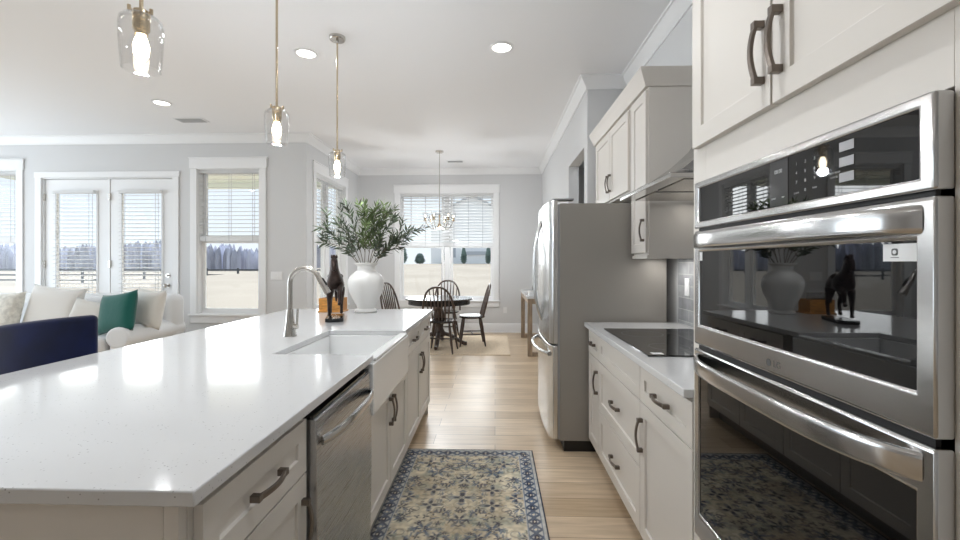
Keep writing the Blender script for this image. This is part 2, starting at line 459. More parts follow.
def window(name, w, z0, z1, loc, rz, units=1, cas=.095):
    """opening lower-left corner at loc (x along the wall, y outwards)"""
    root = bpy.data.objects.new(name, None); COL.objects.link(root); root.location = loc; root.rotation_euler = (0, 0, rz)
    root['kind'] = 'structure'
    # casing on room side, stool and apron
    MB().box(-cas, 0, -.02, 0, z0-.02, z1+.0).box(w, w+cas, -.02, 0, z0-.02, z1).box(-cas-.012, w+cas+.012, -.024, 0, z1, z1+cas*1.5).box(-cas-.02, w+cas+.02, -.032, 0, z1+cas*1.5, z1+cas*1.5+.018).build('casing', 'trim', root, bevel=.003)
    MB().box(-cas-.02, w+cas+.02, -.045, T*.6, z0-.022, z0+.006).box(-cas, w+cas, -.018, 0, z0-.12, z0-.022).build('sill', 'trim', root, bevel=.004)
    # jamb
    MB().frame(0, w, z0, z1, 0, T, .012).build('jamb', 'trim', root)
    mw = .10 if units > 1 else 0
    uw = (w-mw*(units-1))/units
    for i in range(units):
        a = i*(uw+mw); b = a+uw; zm = (z0+z1)/2-.0
        MB().frame(a+.012, b-.012, zm-.02, z1-.012, .105, .135, .045).build('upper_sash', 'trim', root, bevel=.003)
        MB().frame(a+.012, b-.012, z0+.008, zm+.025, .075, .104, .05, .07, .045).build('lower_sash', 'trim', root, bevel=.003)
        MB().box(a+.055, b-.055, .118, .122, zm+.02, z1-.055).box(a+.06, b-.06, .088, .092, z0+.07, zm-.015).build('pane', 'pane', root)
        if i: MB().box(a-mw, a, .070, T, z0, z1).build('mullion', 'trim', root, bevel=.003)
    return root
def blind(label, w, z0, z1, loc, rz, cords=3, name='window_blind', tilt=12, group='white slatted blinds'):
    r = thing(name, label, 'blind', loc, rz, group)
    MB().box(.015, w-.015, .012, .062, z1-.05, z1-.004).build('headrail', 'blind', r, bevel=.003)
    s = MB(); z = z1-.08; a = math.radians(tilt); c, d = math.cos(a)*.028, math.sin(a)*.028
    while z > z0+.06:
        for q in (0,):
            yv = .037
            s.add([(.018, yv-c, z-d), (w-.018, yv-c, z-d), (w-.018, yv, z+.0035), (.018, yv, z+.0035), (.018, yv+c, z+d), (w-.018, yv+c, z+d),
                   (.018, yv-c, z-d-.0025), (w-.018, yv-c, z-d-.0025), (w-.018, yv, z+.001), (.018, yv, z+.001), (.018, yv+c, z+d-.0025), (w-.018, yv+c, z+d-.0025)],
                  [(0, 1, 2, 3), (3, 2, 5, 4), (7, 6, 9, 8), (8, 9, 10, 11), (0, 6, 7, 1), (4, 5, 11, 10), (0, 3, 9, 6), (3, 4, 10, 9), (1, 7, 8, 2), (2, 8, 11, 5)])
        z -= .056
    s.build('slats', 'blind', r, smooth=False)
    MB().box(.018, w-.018, .015, .06, z0, z0+.075).build('bottom_rail', 'blind', r, bevel=.004)
    co = MB()
    for i in range(cords):
        x = w*(.12+.76*i/(cords-1)); co.box(x-.003, x+.003, .009, .011, z0, z1-.05); co.box(x-.003, x+.003, .063, .065, z0, z1-.05)
    co.build('ladder_tapes', 'cord', r)
    return r
window('window_1', W1[1]-W1[0], W1[2], W1[3], (W1[0], YL, 0), 0)
window('window_2', W2[1]-W2[0], W2[2], W2[3], (W2[0], YL, 0), 0)
window('window_3', WN[1]-WN[0], WN[2], WN[3], (XN, WN[0], 0), PI/2, units=2)
window('window_5', 5.0, .60, 2.75, (-8.24, .6, 0), PI/2, units=4)
window('window_4', WD[1]-WD[0], WD[2], WD[3], (WD[0], YD, 0), 0, units=2)
blind('white slatted blind half lowered over the window behind the sofa left of the doors', W1[1]-W1[0], 1.61, W1[3]-.01, (W1[0], YL, 0), 0)
blind('white slatted blind half lowered in the window right of the glazed doors', W2[1]-W2[0], 1.62, W2[3]-.01, (W2[0], YL, 0), 0)
blind('white slatted blind half lowered in the side window behind the olive branches', WN[1]-WN[0], 1.62, WN[3]-.01, (XN, WN[0], 0), PI/2, cords=4, tilt=30)
blind('wide white slatted blind half lowered behind the dining table chandelier', WD[1]-WD[0], 1.625, WD[3]-.01, (WD[0], YD, 0), 0, cords=6, tilt=32)

def french_door(name, x0, x1, knob):
    r = bpy.data.objects.new(name, None); COL.objects.link(r); r.location = (x0, YL, 0); r['kind'] = 'structure'
    w = x1-x0; st = .155
    MB().frame(0, w, .012, 2.50, .03, .075, st, .26, .17).build('door_panel', 'trim', r, bevel=.003)
    MB().frame(st-.012, w-st+.012, .26, 2.342, .02, .03, .03).build('glazing_bead', 'trim', r, bevel=.003)
    MB().box(st, w-st, .05, .055, .26, 2.335).build('pane', 'pane', r)
    if knob:
        for z in (1.0, 1.14):
            MB().tube([(w-.075, .03, z), (w-.075, .015, z)], .03, 20).tube([(w-.075, .02, z), (w-.075, -.02, z)], .012, 12).build('lock_rose', 'nickel', r)
        MB().ball((w-.075, -.03, 1.0), .028).build('knob', 'nickel', r)
    for z in (.3, 1.3, 2.25):
        MB().box(-.012, .012, .005, .03, z-.05, z+.05).build('hinge', 'nickel', r, bevel=.002)
    return r
french_door('door_1', -6.385, -5.46, False)
french_door('door_2', -5.43, -4.515, True)
MB_ = MB().box(-6.49, -6.40, YL-.02, YL, 0, 2.52).box(-4.50, -4.415, YL-.02, YL, 0, 2.52).box(-6.50, -4.405, YL-.022, YL, 2.52, 2.60).box(-6.40, -6.387, YL, YL+T, 0, 2.52).box(-4.513, -4.50, YL, YL+T, 0, 2.52).box(-6.387, -4.513, YL, YL+T, 2.505, 2.52).box(-5.458, -5.432, YL+.02, YL+.08, 0, 2.505)
struct('trim_3', MB_, 'trim', bevel=.003)
for x0, lab in ((-6.385+.145, 'white full length slatted blind on the left glazed door'), (-5.43+.145, 'white full length slatted blind on the right glazed door')):
    w = .925-.29
    blind(lab, w, .27, 2.34, (x0, YL-.05, 0), 0, cords=2, name='door_blind')

# ------------------------------------------------------------------ outside
xs = np.linspace(-160, 120, 57); ys = np.concatenate([np.linspace(6.1, 40, 18), np.linspace(48, 330, 20)])
g = MB(); vs = []; fs = []
for yy in ys:
    for xx in xs:
        k_ = min(1, max(0, (yy-8)/45)); q_ = min(1, max(0, (xx+30-.2*(yy-60))/18)); q_ = q_*q_*(3-2*q_)
        vs.append((xx, yy, -.35 + k_*(-.15+1.6*q_) - max(0, yy-62)*.010))
nx = len(xs)
for j in range(len(ys)-1):
    for i in range(nx-1): fs.append((j*nx+i, j*nx+i+1, (j+1)*nx+i+1, (j+1)*nx+i))
tag(struct('ground_field', g.add(vs, fs), 'field'), kind='structure')
rnd = random.Random(3)
tl = MB()
for row in range(3):
    for i in range(420):
        x = -345 + i*.73 + rnd.uniform(-.5, .5); y = 120+row*7+rnd.uniform(-3, 3)
        if x > -42: continue
        h = 6.6+row*.5+.8*math.sin(x*.11)+.5*math.sin(x*.31+row)+rnd.uniform(-.5, .5); r_ = rnd.uniform(.5, .95)
        tl.lathe([(r_*.9, -2), (r_*1.1, h*.3), (r_*1.05, h*.62), (r_*.7, h*.84), (r_*.25, h*.96), (.03, h)], 5, (x, y, -1), False, True)
tag(tl.build('bare_woodland', 'wood'), 'long band of bare grey winter trees beyond the field', 'woodland', kind='stuff')
fe = thing('field_fence', 'dark low rail fence running across the field beyond the living room windows', 'fence', (-40, 34, -.6))
for k in range(3): MB().box(-45, 30, -.03, .03, .45+.4*k, .57+.4*k).build('rail', 'fence', fe)
for i in range(31): MB().box(-45+2.5*i-.06, -45+2.5*i+.06, -.06, .06, -.6, 1.45).build('post', 'fence', fe)
def conifer(x, y, h, r, label, name='conifer'):
    o = thing(name, label, 'tree', (x, y, .95), 0, 'trees seen through the dining window')
    p = MB(); rr = random.Random(int(abs(x*10)))
    n = 9
    prof = []
    for i in range(n):
        z = h*(.08+.92*i/n); q = r*min(1, .55+.2*i)*(1-i/n)**.42
        prof += [(q, z), (q*.78, z+h*.06)]
    prof.append((.02, h))
    p.lathe(prof, 12, (0, 0, 0), True, True)
    p.v = [(a*rr.uniform(.85, 1.15), b*rr.uniform(.85, 1.15), c) for a, b, c in p.v]
    p.build('crown', 'conifer', o)
    MB().tube([(0, 0, -.3), (0, 0, h*.15)], .12, 8).build('trunk', 'stem', o)
conifer(-4.35, 62, 2.5, .55, 'small dark conifer right of the window mullion beyond the field')
conifer(-.95, 62, 2.5, .55, 'small conifer at the right edge of the dining window')
conifer(-6.9, 63, 2.4, .5, 'slim conifer half hidden by the dining window mullion')
conifer(-12.6, 60, 2.7, .9, 'broad bluish conifer at the left of the dining window')
conifer(-13.9, 64, 1.8, 1.1, 'low rounded bluish tree at far left of the dining window')
conifer(-11.2, 66, 1.7, 1.0, 'short bluish tree beside the broad conifer outside', 'conifer')
hs = thing('farm_house', 'large pale gabled house beyond the field seen through the dining blind', 'house', (-3.6, 70, .75))
MB().prism([(-6.5, 0), (6.5, 0), (6.5, 8.5), (0, 10.9), (-6.5, 7.6)], 'y', 0, 14).build('wall', 'siding', hs)
MB().prism([(-7.1, 7.2), (0, 10.9), (7.1, 7.2), (7.1, 7.5), (0, 11.25), (-7.1, 7.5)], 'y', -.4, 14.4).build('roof', 'roof', hs)
for x, z in ((-3.2, 2.2), (3.2, 2)):
    MB().box(x-.6, x+.6, -.05, .05, z-.9, z+.9).build('house_window', 'roof', hs)
sh = thing('low_shed', 'low grey shed between the conifers beyond the dining window', 'shed', (-2.6, 66, .8))
MB().box(-1.6, 1.6, 0, 2, 0, 1.6).build('wall', 'siding', sh); MB().prism([(-1.8, 1.6), (1.8, 1.6), (1.6, 2.1), (-1.6, 2.1)], 'y', -.2, 2.2).build('roof', 'roof', sh)
# covered porch outside the living room
struct('porch_roof', MB().box(-9.2, XN-T-.02, YL+T+.01, 8.7, 2.90, 3.02).box(-9.2, XN-T-.02, 8.5, 8.7, 2.78, 2.90), 'porch')
struct('porch_slab', MB().box(-9.2, XN-T-.02, YL+T, 8.7, -.4, -.06), 'slate')
struct('porch_column', MB().box(-9.2, -9.0, 8.5, 8.7, -.06, 2.78), 'trim')

# ------------------------------------------------------------------ cabinets
def arch_pull(parent, x, z, vert=False, L=.135, y=-.02):
    """bow pull on square feet, centred on x,z of the front at y"""
    mb = MB(); pts = []; rs = []
    N = 14
    for i in range(N+1):
        s = -1+2*i/N; d = .016+.013*math.cos(s*PI/2)**.9
        pts.append((s*L/2, -d)); rs.append((.0065+.0012*abs(s), .0042))
    P = [((x, y+d, z+a) if vert else (x+a, y+d, z)) for a, d in pts]
    sq = [(-1, -1), (1, -1), (1, 1), (-1, 1)]
    up = (0, -1, 0)
    mb.tube(P, [(a, b) for a, b in rs], prof=sq, up=up)
    for s in (-1, 1):
        cx, cz = (x, z+s*(L/2-.002)) if vert else (x+s*(L/2-.002), z)
        mb.box(cx-.0085, cx+.0085, y-.024, y+.0005, cz-.0085, cz+.0085)
    return mb.build('handle', 'pull', parent, bevel=.0015)

def front(root, kind, x0, x1, z0, z1, pull=None, fw=.058, L=.135):
    """a drawer front or a door with its pull; pull = 'c' centre, or ('l'|'r', z) vertical"""
    o = MB().shaker(x0+.0028, x1-.0028, z0+.0028, z1-.0028, fw=fw).build(kind, 'cab', root, bevel=.0012)
    if pull == 'c': arch_pull(o, (x0+x1)/2, (z0+z1)/2, L=L)
    elif pull: arch_pull(o, x0+.032 if pull[0] == 'l' else x1-.032, pull[1], True, L=L)
    return o
def base_cab(label, w, d, loc, rz, fronts, name='base_cabinet', top=.884, group=None):
    r = thing(name, label, 'cabinet', loc, rz, group)
    MB().box(0, w, .0, d, .105, top).build('carcass', 'cab', r, bevel=.001)
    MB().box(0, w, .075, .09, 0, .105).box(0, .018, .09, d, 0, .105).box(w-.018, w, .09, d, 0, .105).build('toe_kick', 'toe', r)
    for f in fronts: front(r, *f)
    return r
# right hand run: local x runs from far end towards the camera, local y goes to the wall
def R(Y, X=.666): return (X, Y, 0)
RZ = -PI/2
CTZ = .884
zt, zd = .712, .872
base_cab('narrow greige base cabinet with one drawer over a door next to the fridge', .30, .60, R(3.095), RZ,
         [('drawer_front', 0, .30, zt, zd, 'c', .045, .10), ('door', 0, .30, .115, zt, ('r', .57))])
base_cab('wide greige three drawer base cabinet under the black cooktop', .785, .60, R(2.794), RZ,
         [('drawer_front', 0, .785, zt, zd, None), ('drawer_front', 0, .785, .41, zt, 'c'), ('drawer_front', 0, .785, .115, .41, 'c')])
base_cab('greige base cabinet with drawer over door beside the wall oven', .53, .60, R(2.008), RZ,
         [('drawer_front', 0, .53, zt, zd, 'c'), ('door', 0, .53, .115, zt, ('l', .57))])
tag(MB().box(.617, 1.258, 1.478, 3.10, CTZ+.0005, .914).build('countertop', 'quartz', bevel=.003), 'white quartz countertop holding the black glass cooktop', 'countertop')
struct('backsplash_tile', MB().box(1.262, XR, 1.478, 3.112, .914, 1.72), 'tile')

# island run: local x runs away from the camera, local y goes to -X
IX = -.586
IR = PI/2
base_cab('near island cabinet with a drawer over a door left of the dishwasher', .492, .60, (IX, .830, 0), IR,
         [('drawer_front', .012, .492, .70, .862, 'c', .058, .135), ('door', .012, .492, .115, .70, ('r', .56))], 'island_cabinet')
base_cab('white-apron sink base cabinet with two doors in the island', .915, .60, (IX, 1.94, 0), IR,
         [('door', .0, .4575, .115, .650, ('r', .53)), ('door', .4575, .915, .115, .650, ('l', .53))], 'sink_base_cabinet', top=.650)
base_cab('far island cabinet with two drawers over two doors by the dining nook', 1.0, .60, (IX, 2.858, 0), IR,
         [('drawer_front', 0, .5, zt, zd, 'c', .05), ('drawer_front', .5, 1.0, zt, zd, 'c', .05), ('door', 0, .5, .115, zt, ('r', .57)), ('door', .5, 1.0, .115, zt, ('l', .57))], 'island_cabinet')
# end and back panels
ep = thing('island_end_panel', 'plain greige end panel closing the near end of the island', 'panel', (0, .83, 0))
MB().box(-1.52, -.622, -.016, 0, 0, CTZ).build('panel', 'cab', ep)
MB().box(-.617, -.588, -.022, 0, .0, CTZ).build('corner_post', 'cab', ep, bevel=.001)
tag(MB().box(-1.52, -1.50, .832, 3.86, 0, CTZ).build('island_back_panel', 'cab', bevel=.002), 'long greige back panel of the island facing the living room', 'panel')
tag(MB().box(-1.50, -.586, 3.8605, 3.88, 0, CTZ).build('island_end_panel', 'cab', bevel=.002), 'greige end panel of the island facing the dining table', 'panel')
tag(MB().prism([(-1.825, .788), (-.545, .788), (-.545, 1.98), (-1.01, 1.98), (-1.01, 2.685), (-.545, 2.685), (-.545, 3.905), (-1.825, 3.905)], 'z', CTZ+.0005, .914).build('island_countertop', 'quartz', bevel=.003),
    'long white quartz island countertop with a sink cut-out', 'countertop')
# apron sink
sk = MB()
sk.box(-.582, -.532, 1.934, 2.722, .655, CTZ).box(-.581, -.5325, 1.983, 2.682, CTZ-.001, .900)
sk.box(-1.035, -.582, 1.934, 1.984, .66, CTZ-.0005).box(-1.035, -.582, 2.681, 2.722, .66, CTZ-.0005).box(-1.035, -1.006, 1.984, 2.681, .66, CTZ-.0005).box(-1.006, -.582, 1.984, 2.681, .66, .685)
so = sk.build('apron_sink', 'ceramic', bevel=.006, seg=3)
tag(so, 'white farmhouse apron sink set into the island', 'sink')
MB().lathe([(.045, .0), (.045, .004), (.03, .002)], 20, (-.8, 2.33, .685)).build('drain', 'nickel', so)

# dishwasher (local frame as the island run)
dw = thing('dishwasher', 'stainless dishwasher with bowed bar handle between the island cabinets', 'dishwasher', (-.570, 1.326, 0), IR)
MB().box(.004, .604, .02, .58, .10, .86).build('tub_body', 'blackplastic', dw)
MB().box(.004, .604, .06, .08, .012, .10).build('toe_kick', 'blackplastic', dw)
dm = MB()
pp = []
for i in range(13):
    s = i/12; z = .115+.735*s; pp.append((-.026-.006*math.sin(s*PI), z))
dm.prism([(0.018, .115)]+pp+[(.018, .85)], 'x', .008, .60)
dp = dm.build('door', 'steeldw', dw, bevel=.003)
MB().box(.008, .60, -.018, .016, .8505, .862).build('control_strip', 'blackglass', dp)
hp = []
for i in range(25):
    s = -1+2*i/24; hp.append((.304+.265*s, -.034-.042*(1-abs(s)**3.2), .775+.012*(1-s*s)))
ov = [(math.cos(2*PI*j/12), math.sin(2*PI*j/12)) for j in range(12)]
MB().tube(hp, [(.020-.004*abs(-1+2*i/24)**4, .008) for i in range(25)], prof=ov, up=(0, -1, 0)).build('handle', 'steel', dp)

# ------------------------------------------------------------------ faucet
fa = thing('kitchen_faucet', 'brushed nickel pull-down faucet with conical base behind the sink', 'faucet', (-1.15, 2.46, .9145))
MB().lathe([(.036, 0), (.034, .01), (.026, .06), (.0185, .14), (.0165, .15)], 28).build('base', 'nickel', fa)
pt = [(0, 0, .145), (0, 0, .27)]
for i in range(0, 15):
    a = PI-(PI*.86)*i/14; pt.append((.085+.085*math.cos(a), 0, .295+.085*math.sin(a)))
MB().tube(pt, .0135, 16).build('spout', 'nickel', fa)
e_ = Vector(pt[-1]); dr = (Vector(pt[-1])-Vector(pt[-2])).normalized()
MB().tube([e_, e_+dr*.02, e_+dr*.06, e_+dr*.105], [.0145, .016, .017, .02], 16).build('spray_head', 'nickel', fa)
MB().tube([e_+dr*.015+Vector((.014, 0, .006)), e_+dr*.06+Vector((.018, 0, .006))], .006, 8).build('spray_button', 'blackplastic', fa)
MB().tube([(.016, 0, .055), (.045, 0, .055)], .015, 16).tube([(.04, 0, .06), (.042, 0, .10), (.045, 0, .155)], [.007, .006, .005], 10).build('lever', 'nickel', fa)

# ------------------------------------------------------------------ tall oven cabinet
tcab = thing('oven_cabinet', 'tall greige cabinet housing the stacked wall ovens', 'cabinet', R(1.475, .648), RZ)
cw = .905
MB().box(0, .018, .022, .61, .0, 2.42).box(cw-.018, cw, .022, .61, 0, 2.42).box(.018, cw-.018, .55, .56, .105, 2.42).box(.018, cw-.018, .022, .55, .445, .465).box(.018, cw-.018, .022, .55, 1.60, 1.62).box(.018, cw-.018, .022, .55, 2.40, 2.42).build('carcass', 'cab', tcab)
MB().box(0, .085, 0, .022, .105, 2.42).box(.825, cw, 0, .022, .105, 2.42).box(.085, .825, 0, .022, 1.578, 1.70).box(.085, .825, 0, .022, .44, .484).box(.085, .825, 0, .022, 2.38, 2.42).box(.085, .825, 0, .022, .105, .12).build('face_frame', 'cab', tcab, bevel=.001)
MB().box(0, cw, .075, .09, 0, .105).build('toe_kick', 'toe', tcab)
front(tcab, 'door', .032, .440, 1.686, 2.405, ('r', 1.82))
front(tcab, 'door', .442, .850, 1.686, 2.405, ('l', 1.82))
front(tcab, 'drawer_front', .032, .850, .115, .445, 'c')
cr = [(0, 2.42), (-.006, 2.42), (-.012, 2.44), (-.03, 2.47), (-.045, 2.50), (-.048, 2.515), (0, 2.515)]
MB().prism([(a, b) for a, b in cr], 'x', -.03, cw).build('crown', 'cab', tcab)

# ------------------------------------------------------------------ the wall oven
ov_ = thing('wall_oven', 'stainless double wall oven with black glass doors in the tall cabinet', 'oven', (.648, 1.403, 0), RZ)
OW = .757
MB().box(.02, OW-.02, .024, .52, .505, 1.56).build('oven_body', 'blackplastic', ov_)
FY = -.030
# control panel frame
c1 = MB().frame(0, OW, 1.432, 1.573, FY, -.0006, .027, .020, .019).build('control_frame', 'steel', ov_, bevel=.005, seg=3)
cp = MB().box(.027, OW-.027, FY+.004, -.013, 1.452, 1.554).build('control_panel', 'blackglass', ov_)
MB().box(.375, .437, FY+.0032, FY+.0042, 1.4525, 1.5535).build('display', 'panelglass', cp)
kp = MB()
yy = FY+.0030
text_mesh(kp, '08:00', .405, 1.528, .012, yy)
text_mesh(kp, 'START', .389, 1.470, .005, yy); text_mesh(kp, 'OFF', .421, 1.470, .005, yy)
for i, s in enumerate('123456789'):
    text_mesh(kp, s, .464+.026*(i % 3), 1.532-.019*(i//3), .0085, yy)
text_mesh(kp, 'CLOCK', .464, 1.472, .0048, yy); text_mesh(kp, '0', .490, 1.475, .0085, yy); text_mesh(kp, 'TIMER', .516, 1.475, .0048, yy)
text_mesh(kp, 'COOK MODE', .566, 1.493, .0048, yy); text_mesh(kp, 'CANCEL', .566, 1.485, .0048, yy)
kp.build('keypad_marks', 'greymark', cp)
tb = MB()
for z0 in (1.528, 1.5005, 1.473): tb.box(.578, .611, FY+.0030, FY+.0036, z0, z0+.0165)
tb.build('film_label', 'greyfilm', cp)
# doors
def oven_door(z0, z1, g0, g1, hz, nm):
    d = MB().frame(0, OW, z0, z1, FY, -.0006, .030, g0-z0, z1-g1).build('oven_door', 'steel', ov_, bevel=.006, seg=3)
    MB().box(.028, OW-.028, FY+.004, -.013, g0-.002, g1+.002).build('door_glass', 'blackglass', d)
    pts = []; rs = []
    N = 40
    for i in range(N+1):
        s = -1+2*i/N
        k = (1-abs(s)**4.0)
        pts.append((OW/2+(OW/2-.022)*s, FY+.004-.058*k**.8, hz)); rs.append((.0215, .007))
    pr = [(math.copysign(abs(math.cos(t))**.55, math.cos(t)), math.copysign(abs(math.sin(t))**.55, math.sin(t))) for t in [2*PI*j/20 for j in range(20)]]
    MB().tube(pts, rs, prof=pr, up=(0, -1, 0)).build('handle', 'steel', d)
    return d
d1 = oven_door(1.078, 1.425, 1.141, 1.361, 1.392, 'upper')
d2 = oven_door(.490, 1.066, .566, .992, 1.032, 'lower')
MB().box(.01, OW-.01, FY+.010, -.0125, 1.066, 1.078).box(.01, OW-.01, FY+.010, -.0125, 1.425, 1.432).build('vent_gap', 'black', ov_)
lg = MB(); text_mesh(lg, 'LG', .405, 1.1035, .021, FY-.0004)
ring = [(0, 0)]
lg.add([(.376+.0085*math.cos(2*PI*j/20), FY-.0004, 1.103+.0085*math.sin(2*PI*j/20)) for j in range(20)], [tuple(range(20))])
lg.build('maker_badge', 'logo', d1)
st = MB().box(.669, .727, FY+.0030, FY+.0036, 1.331, 1.358).build('energy_sticker', 'paper', d1)
ic = MB()
ic.prism([(.690+.0055*math.copysign(abs(math.cos(t))**.5, math.cos(t)), 1.3455+.0055*math.copysign(abs(math.sin(t))**.5, math.sin(t))) for t in [2*PI*j/20 for j in range(20)]], 'y', FY+.0026, FY+.0031)
ic.box(.683, .697, FY+.0027, FY+.0031, 1.3365, 1.3375)
ic.build('sticker_icon', 'logo', st)
MB().lathe([(.0032, 0), (.0032, .0003)], 16).build('sticker_dot', 'paper', st, loc=(.690, FY+.0026, 1.3455), rot=(PI/2, 0, 0))
MB().box(.0305, .048, FY+.0030, FY+.0036, 1.334, 1.360).build('corner_sticker', 'paper', d1)

# ------------------------------------------------------------------ cooktop, hood
ck = thing('cooktop', 'black glass induction cooktop set on the white countertop', 'cooktop', (0, 0, .9145))
MB().box(.672, 1.205, 1.978, 2.772, 0, .006).build('glass_top', 'hobglass', ck, bevel=.002)
for (cx, cy, r_) in ((.84, 2.18, .09), (.84, 2.57, .11), (1.07, 2.18, .11), (1.07, 2.57, .08)):
    N = 40; vs = []
    for rr in (r_, r_+.0025):
        vs += [(cx+rr*math.cos(2*PI*j/N), cy+rr*math.sin(2*PI*j/N), .0062) for j in range(N)]
    MB().add(vs, [(j, (j+1) % N, (j+1) % N+N, j+N) for j in range(N)]).build('burner_ring', 'logo', ck)
MB().box(.70, .75, 2.00, 2.035, .0061, .0066).build('paper_label', 'paper', ck)
hd = thing('range_hood', 'stainless pyramid range hood over the black cooktop', 'hood', (0, 0, 0))
hx0, hx1, hy0, hy1 = .77, 1.255, 1.985, 2.772
MB().box(hx0, hx1, hy0, hy1, 1.704, 1.724).build('rim', 'polished', hd, bevel=.002)
prof = [(0, 0), (.10, .008), (.25, .04), (.45, .10), (.70, .18), (.9, .27), (1, .34)]
vs = []; fs = []
tx0, ty0, ty1 = 1.10, 2.25, 2.47
for (s, h) in prof:
    a, b, c_ = hx0+(tx0-hx0)*s, hy0+(ty0-hy0)*s, hy1+(ty1-hy1)*s
    z = 1.724+h*.78
    vs += [(a, b, z), (hx1, b, z), (hx1, c_, z), (a, c_, z)]
for i in range(len(prof)-1):
    for j in range(4): fs.append((i*4+j, i*4+(j+1) % 4, (i+1)*4+(j+1) % 4, (i+1)*4+j))
fs += [(0, 3, 2, 1), tuple(range(len(vs)-4, len(vs)))]
MB().add(vs, fs).build('canopy', 'steel', hd)
MB().box(tx0, hx1, ty0, ty1, 1.724+.34*.78, 3.09).build('chimney', 'steel', hd, bevel=.002)
MB().box(.85, 1.18, 2.03, 2.36, 1.699, 1.7035).box(.85, 1.18, 2.40, 2.73, 1.699, 1.7035).build('grease_filters', 'nickel', hd, bevel=.002)
MB().box(.776, .80, 2.30, 2.46, 1.7245, 1.733).build('control_buttons', 'polished', hd, bevel=.002)
for yy_ in (2.08, 2.68):
    l = area('hood_lamp', (1.19, yy_, 1.695), (0, 0, 0), .08, .08, .15, (1, .97, .92))

l = area('under_cabinet_lamp', (1.13, 2.95, 1.350), (0, 0, 0), .10, .22, .9, (1, .98, .95))
# ------------------------------------------------------------------ upper cabinets over the fridge
UX = .957
un = thing('upper_cabinet', 'narrow tall greige wall cabinet right of the fridge under the crown', 'cabinet', (UX, 3.10, 0), RZ)
MB().box(0, .30, 0, .305, 1.372, 2.42).build('carcass', 'cab', un, bevel=.001)
front(un, 'door', 0.003, .297, 1.385, 2.405, ('r', 1.53), .058, .13)
MB().box(-.0, .302, -.012, .305, 1.352, 1.3715).build('light_rail', 'cab', un)
uf = thing('fridge_top_cabinet', 'two door greige wall cabinet above the fridge', 'cabinet', (UX, 4.24, 0), RZ)
MB().box(0, 1.135, 0, .305, 1.82, 2.42).build('carcass', 'cab', uf, bevel=.001)
front(uf, 'door', .06, .56, 1.832, 2.405, ('r', 1.97), .058, .13)
front(uf, 'door', .562, 1.065, 1.832, 2.405, ('l', 1.97), .058, .13)
cb = [(XR-.002, 2.421), (XR-.002, 2.53)]
tag(moulding('cabinet_crown', [(UX-.02, 4.24), (UX-.02, 2.795), (XR-.003, 2.795)], [(0, 2.421), (.004, 2.421), (.012, 2.44), (.03, 2.475), (.044, 2.505), (.047, 2.525), (-.02, 2.525), (-.02, 2.421)], 'cab'),
    'greige crown moulding running along the top of the fridge wall cabinets', 'moulding', kind='thing')
MB_ = None

# ------------------------------------------------------------------ fridge
fr = thing('refrigerator', 'stainless french door refrigerator with grey sides at the end of the counter', 'refrigerator', (.455, 4.045, 0), RZ)
FW = .91
MB().box(.004, FW-.004, .0, .74, .075, 1.742).build('case', 'fridgeside', fr, bevel=.004)
MB().box(.01, FW-.01, .03, .70, .0, .073).build('base_grille', 'blackplastic', fr)
MB().box(.006, FW-.006, -.014, -.0005, .085, 1.735).build('door_gasket', 'slate', fr)
def fdoor(nm, x0, x1, z0, z1, sgn):
    n = 14; P = []
    for i in range(n+1):
        s = i/n; x = x0+(x1-x0)*s
        gx = (x-FW/2)/(FW/2)
        P.append((x, -.066-.020*(1-gx*gx)+.02*max(0, (abs(gx)-.94)/.06)**2))
    poly = [(x0, -.0145)]+P+[(x1, -.0145)]
    return MB().prism(poly, 'z', z0, z1).build(nm, 'steelv', fr, bevel=.004)
da = fdoor('door', 0, FW/2-.002, .755, 1.765, -1)
db = fdoor('door', FW/2+.002, FW, .755, 1.765, 1)
dc = fdoor('freezer_drawer', 0, FW, .085, .742, 0)
for d_, x in ((da, FW/2-.045), (db, FW/2+.045)):
    pts = []; rs = []
    for i in range(31):
        s = -1+2*i/30; pts.append((x, -.078-.062*(1-abs(s)**2.6), 1.265+.40*s)); rs.append((.013, .009))
    MB().tube(pts, rs, prof=ov, up=(0, -1, 0)).build('handle', 'steelv', d_)
pts = []; rs = []
for i in range(31):
    s = -1+2*i/30; pts.append((FW/2+.40*s, -.073-.075*(1-abs(s)**2.6), .675)); rs.append((.016, .010))
MB().tube(pts, rs, prof=ov, up=(0, -1, 0)).build('handle', 'steelv', dc)
MB().box(FW-.10, FW-.012, -.05, .10, 1.7655, 1.778).build('hinge_cover', 'slate', fr, bevel=.003)
MB().box(.012, .10, -.05, .10, 1.7655, 1.778).build('hinge_cover', 'slate', fr, bevel=.003)
MB().box(.01, .06, .05, .10, 0, .002).build('foot', 'blackplastic', fr)

